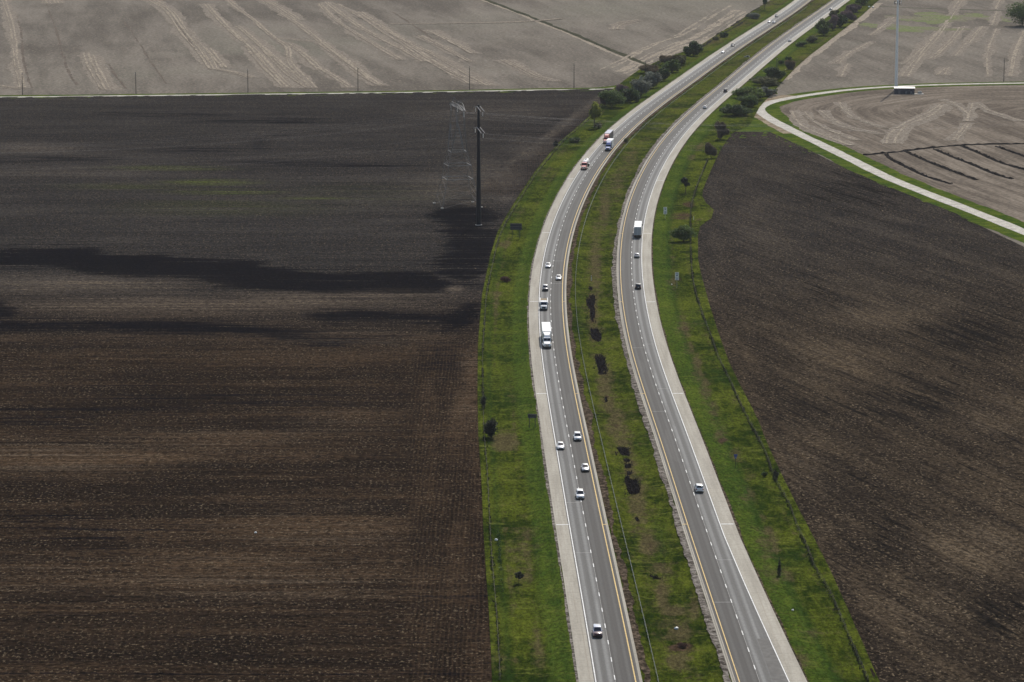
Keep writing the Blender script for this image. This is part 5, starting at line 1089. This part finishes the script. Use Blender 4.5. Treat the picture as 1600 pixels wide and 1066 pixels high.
def semi(line, px, py, away, paint, label, kind, tl=15.9, body=None, roof=None, doors=None):
    L = 6.2+tl if kind != 'cabonly' else 8
    loc, rz = place(line, px, py, L, away); t = thing('semi_truck' if kind == 'box' else 'tanker_truck', label, 'truck', loc, rz, GV); yf = L/2
    yb = tractor(t, yf, PAINT[paint], True, kind == 'box'); y = yb-.5
    if kind == 'box': box_trailer(t, y, tl, body, roof, doors)
    else:
        b = MB(); n = 20; prof = [(y-.05, .3), (y-.1, .7), (y-.45, .98), (y-.6, 1.02), (y-tl+.6, 1.02), (y-tl+.45, .98), (y-tl+.1, .7), (y-tl+.05, .3)]
        b.loft([[(r*math.cos(2*math.pi*i/n), yy, 2.25+r*math.sin(2*math.pi*i/n)) for i in range(n)] for yy, r in prof]); tk = b.make('tank', M_trailer, t, True)
        for yy in (y-tl*.3, y-tl*.5, y-tl*.7): MB().tube((0, yy, 3.2), (0, yy, 3.42), .32, n=12).make('manhole', M_chrome, tk)
        MB().box((.62, y-tl/2, 3.05), (.4, tl*.6, .05)).make('catwalk', M_rim, tk)
        MB().box((0, y-tl/2, 1.12), (.95, tl-.6, .22)).make('trailer_frame', M_frame, t)
        for sg in (-1, 1):
            for yy in (y-tl+1.3, y-tl+2.6): wheel(t, sg*.98, yy, .51, .56)
            MB().box((sg*1.0, y-tl+.1, .95), (.3, .06, .14)).make('taillight', M_tail, t)
            MB().bevel_box((sg*1.15, y-tl+1.95, 1.12), (.36, 2.8, .06), .02).make('fender', M_rim, t)
        MB().box((0, y-tl+.1, .58), (2.2, .1, .14)).make('underride_guard', M_frame, t)
    return t
# southbound, towards the camera
semi(LL, 855, 545.3, False, 'white', 'white semi truck with a long white box trailer in the right hand southbound lane', 'box', 16.0, M_trailer, M_trailer, M_doorshade)
semi(LL, 946.3, 225.2, False, 'red', 'red semi truck pulling a dark box trailer, behind the blue truck', 'box', 15.0, M_darkbox, M_boxroof, M_darkbox)
semi(LL, 949.5, 236.7, False, 'blue', 'blue semi truck with a pale box trailer overtaking the red truck', 'box', 8.5, M_trailer, M_trailer, M_doorshade)
semi(LL, 911.8, 266.3, False, 'red', 'red truck pulling a round white tank on the southbound shoulder side', 'tank', 10.5)
def flatbed():
    L = 18.5; loc, rz = place(LL, 849.8, 485.8, L, False); t = thing('truck_with_trailer', 'white truck towing an empty low trailer with pale side rails', 'truck', loc, rz, GV); y0 = L/2
    hood = [(y0-.10, .80, .60, 1.15), (y0-.25, .95, .52, 1.40), (y0-.9, 1.06, .50, 1.52), (y0-1.7, 1.10, .52, 1.60)]
    MB().loft([ring(*h, sh=.25) for h in hood]).make('hood', PAINT['white'], t, True)
    c = [(-1.08, y0-4.6, 1.55, y0-1.55), (-1.02, y0-4.5, 2.45, y0-2.15), (-.92, y0-4.4, 2.56, y0-2.35)]
    MB().loft([[(-1.08, y0-4.6, .7), (-1.08, y0-1.5, .7), (1.08, y0-1.5, .7), (1.08, y0-4.6, .7)]]+[[(x, a, z), (x, b, z), (-x, b, z), (-x, a, z)] for x, a, z, b in c]).make('cab', PAINT['white'], t, True)
    MB().panel([(.95, y0-1.60, 1.64), (-.95, y0-1.60, 1.64), (-.88, y0-2.08, 2.36), (.88, y0-2.08, 2.36)][::-1], .03).make('windscreen', M_glass, t)
    for sg in (-1, 1):
        for a, b in ((4.3, 3.2), (3.0, 2.1)):
            q = [(sg*1.075, y0-a, 1.64), (sg*1.075, y0-b, 1.64), (sg*1.03, y0-b-.15, 2.36), (sg*1.03, y0-a, 2.36)]; MB().panel(q if sg > 0 else q[::-1], .02).make('side_window', M_glass, t)
        MB().bevel_box((sg*1.32, y0-1.8, 1.85), (.24, .14, .42), .03).make('mirror', M_trim, t)
        MB().bevel_box((sg*.86, y0-.22, 1.02), (.32, .22, .22), .05).make('headlight', M_lamp, t)
        for y, w in ((y0-1.0, .3), (y0-5.9, .5)): wheel(t, sg*1.0, y, .46, w)
        for y in (y0-L+2.6, y0-L+3.6): wheel(t, sg*1.08, y, .38, .3)
        MB().bevel_box((sg*1.16, y0-13.4, 1.0), (.22, 9.6, .34), .03).make('side_rail', M_trailer, t)
        MB().box((sg*.95, y0-L+.05, .8), (.3, .06, .14)).make('taillight', M_tail, t)
    MB().bevel_box((0, y0-.12, .98), (1.1, .12, .52), .04).make('grille', M_trim, t); MB().bevel_box((0, y0-.02, .50), (2.1, .26, .30), .06).make('bumper', M_trim, t)
    MB().bevel_box((0, y0-5.9, 1.02), (2.2, 2.5, .16), .02).make('truck_bed', M_trim, t); MB().box((0, y0-4.2, .72), (.9, 6.2, .22)).make('chassis', M_frame, t)
    MB().bevel_box((0, y0-13.4, .86), (2.16, 9.5, .10), .01).make('deck', M_deck, t); MB().bevel_box((0, y0-8.65, 1.12), (2.4, .26, .5), .03).make('headboard', M_trailer, t); MB().tube((0, y0-8.7, .75), (0, y0-6.9, .7), .09, n=6).make('drawbar', M_frame, t)
flatbed()
car(LL, 856.3, 419.4, 'sedan', 'white', 'white car in the right southbound lane behind the dark pale roofed vehicle', False)
car(LL, 872.8, 438.6, 'sedan', 'white', 'white car in the left southbound lane above the flat trailer', False)
car(LL, 852, 455.6, 'suv', 'dark', 'dark vehicle with a pale roof right behind the flat trailer', False, 'silver')
car(LL, 902.9, 690, 'suv', 'white', 'white boxy vehicle in the left southbound lane, uppermost of the group of four', False)
car(LL, 876.3, 703.6, 'sedan', 'white', 'white car alone in the right southbound lane beside the dark sign', False)
car(LL, 915, 738.2, 'sedan', 'silver', 'silver car in the left southbound lane ahead of the boxy white one', False)
car(LL, 906.9, 781.3, 'suv', 'white', 'white vehicle straddling the dashed southbound lane line', False)
car(LL, 934.2, 997.6, 'suv', 'maroon', 'dark maroon vehicle with a pale roof, nearest at the bottom', False, 'pale_roof')
car(LL, 1128.8, 83.4, 'sedan', 'white', 'white car in the far southbound lanes, nearer of the staggered pair', False)
car(LL, 1144, 73, 'suv', 'grey', 'grey car in the far southbound lanes behind the staggered white one', False)
car(LL, 1201.3, 35.8, 'sedan', 'white', 'small white car at the left of the far trio', False)
car(LL, 1208.8, 36.7, 'suv', 'white', 'white car at the right of the far trio, by the median', False)
car(LL, 1212.7, 27.2, 'suv', 'grey', 'dark car at the back of the far trio', False)
# northbound, away from the camera
semi(LR, 996.3, 372.5, True, 'white', 'white box trailer truck seen from behind in the northbound lane', 'box', 15.6, M_trailer, M_trailer, M_doorshade)
car(LR, 995.2, 403.6, 'sedan', 'silver', 'silver car following the northbound box trailer', True)
car(LR, 997.2, 452.6, 'suv', 'black', 'black car in the northbound lane behind the silver one', True)
car(LR, 1093.4, 770.8, 'suv', 'white', 'white sport utility vehicle seen from behind, nearest in the northbound lanes', True)
car(LR, 1100.7, 170.4, 'sedan', 'white', 'white northbound car level with the clump of bushes, nearer than the dark car', True)
car(LR, 1133, 144.8, 'suv', 'black', 'dark northbound car level with the far bushes by the gravel bend', True)
car(LR, 1233.4, 65.5, 'sedan', 'white', 'white car on the straight far northbound lanes', True)
car(LR, 1297.8, 16.2, 'sedan', 'silver', 'silver car farthest on the northbound lanes at the top', True)

# ------------------------------------------------------------------ air, sky and sun
SUN_EL, SUN_AZ = R(47), R(14)                 # azimuth from +Y towards +X
w = bpy.data.worlds.new('World'); sc.world = w; w.use_nodes = True; nt = w.node_tree
sky = nt.nodes.new('ShaderNodeTexSky'); sky.sky_type = 'NISHITA'; sky.sun_disc = False; sky.sun_elevation = SUN_EL; sky.sun_rotation = SUN_AZ; sky.air_density = 1.2; sky.dust_density = 2.
bg = nt.nodes['Background']; nt.links.new(sky.outputs[0], bg.inputs[0]); bg.inputs[1].default_value = .105
sd = bpy.data.lights.new('sun', 'SUN'); so = bpy.data.objects.new('sun', sd); COL.objects.link(so); sd.energy = 3.3; sd.angle = R(.53); sd.color = (1., .95, .87)
dirv = Vector((math.sin(SUN_AZ)*math.cos(SUN_EL), math.cos(SUN_AZ)*math.cos(SUN_EL), math.sin(SUN_EL))); so.rotation_euler = dirv.to_track_quat('Z', 'Y').to_euler(); so.location = (0, 800, 400)
hz = NT('haze_air'); hz.t.nodes.remove(hz.b); pv = hz.n('ShaderNodeVolumePrincipled'); pv.inputs['Color'].default_value = (.93, .96, 1., 1); pv.inputs['Density'].default_value = 2.3e-5; pv.inputs['Anisotropy'].default_value = .0; pv.inputs['Density Attribute'].default_value = ''
hz.l(pv.outputs[0], hz.out.inputs['Volume'])
try: hz.m.cycles.homogeneous_volume = True
except Exception: pass
hb = MB().box((0, 6600, 109.5), (18400, 15400, 221)).make('haze', hz.m); tag(hb, 'thin pale haze over the fields', 'haze', kind='stuff')

vs = sc.view_settings; vs.view_transform = 'Standard'; vs.look = 'None'; vs.exposure = .2; vs.gamma = 1.
sc.cycles.volume_bounces = 1; sc.cycles.max_bounces = 8
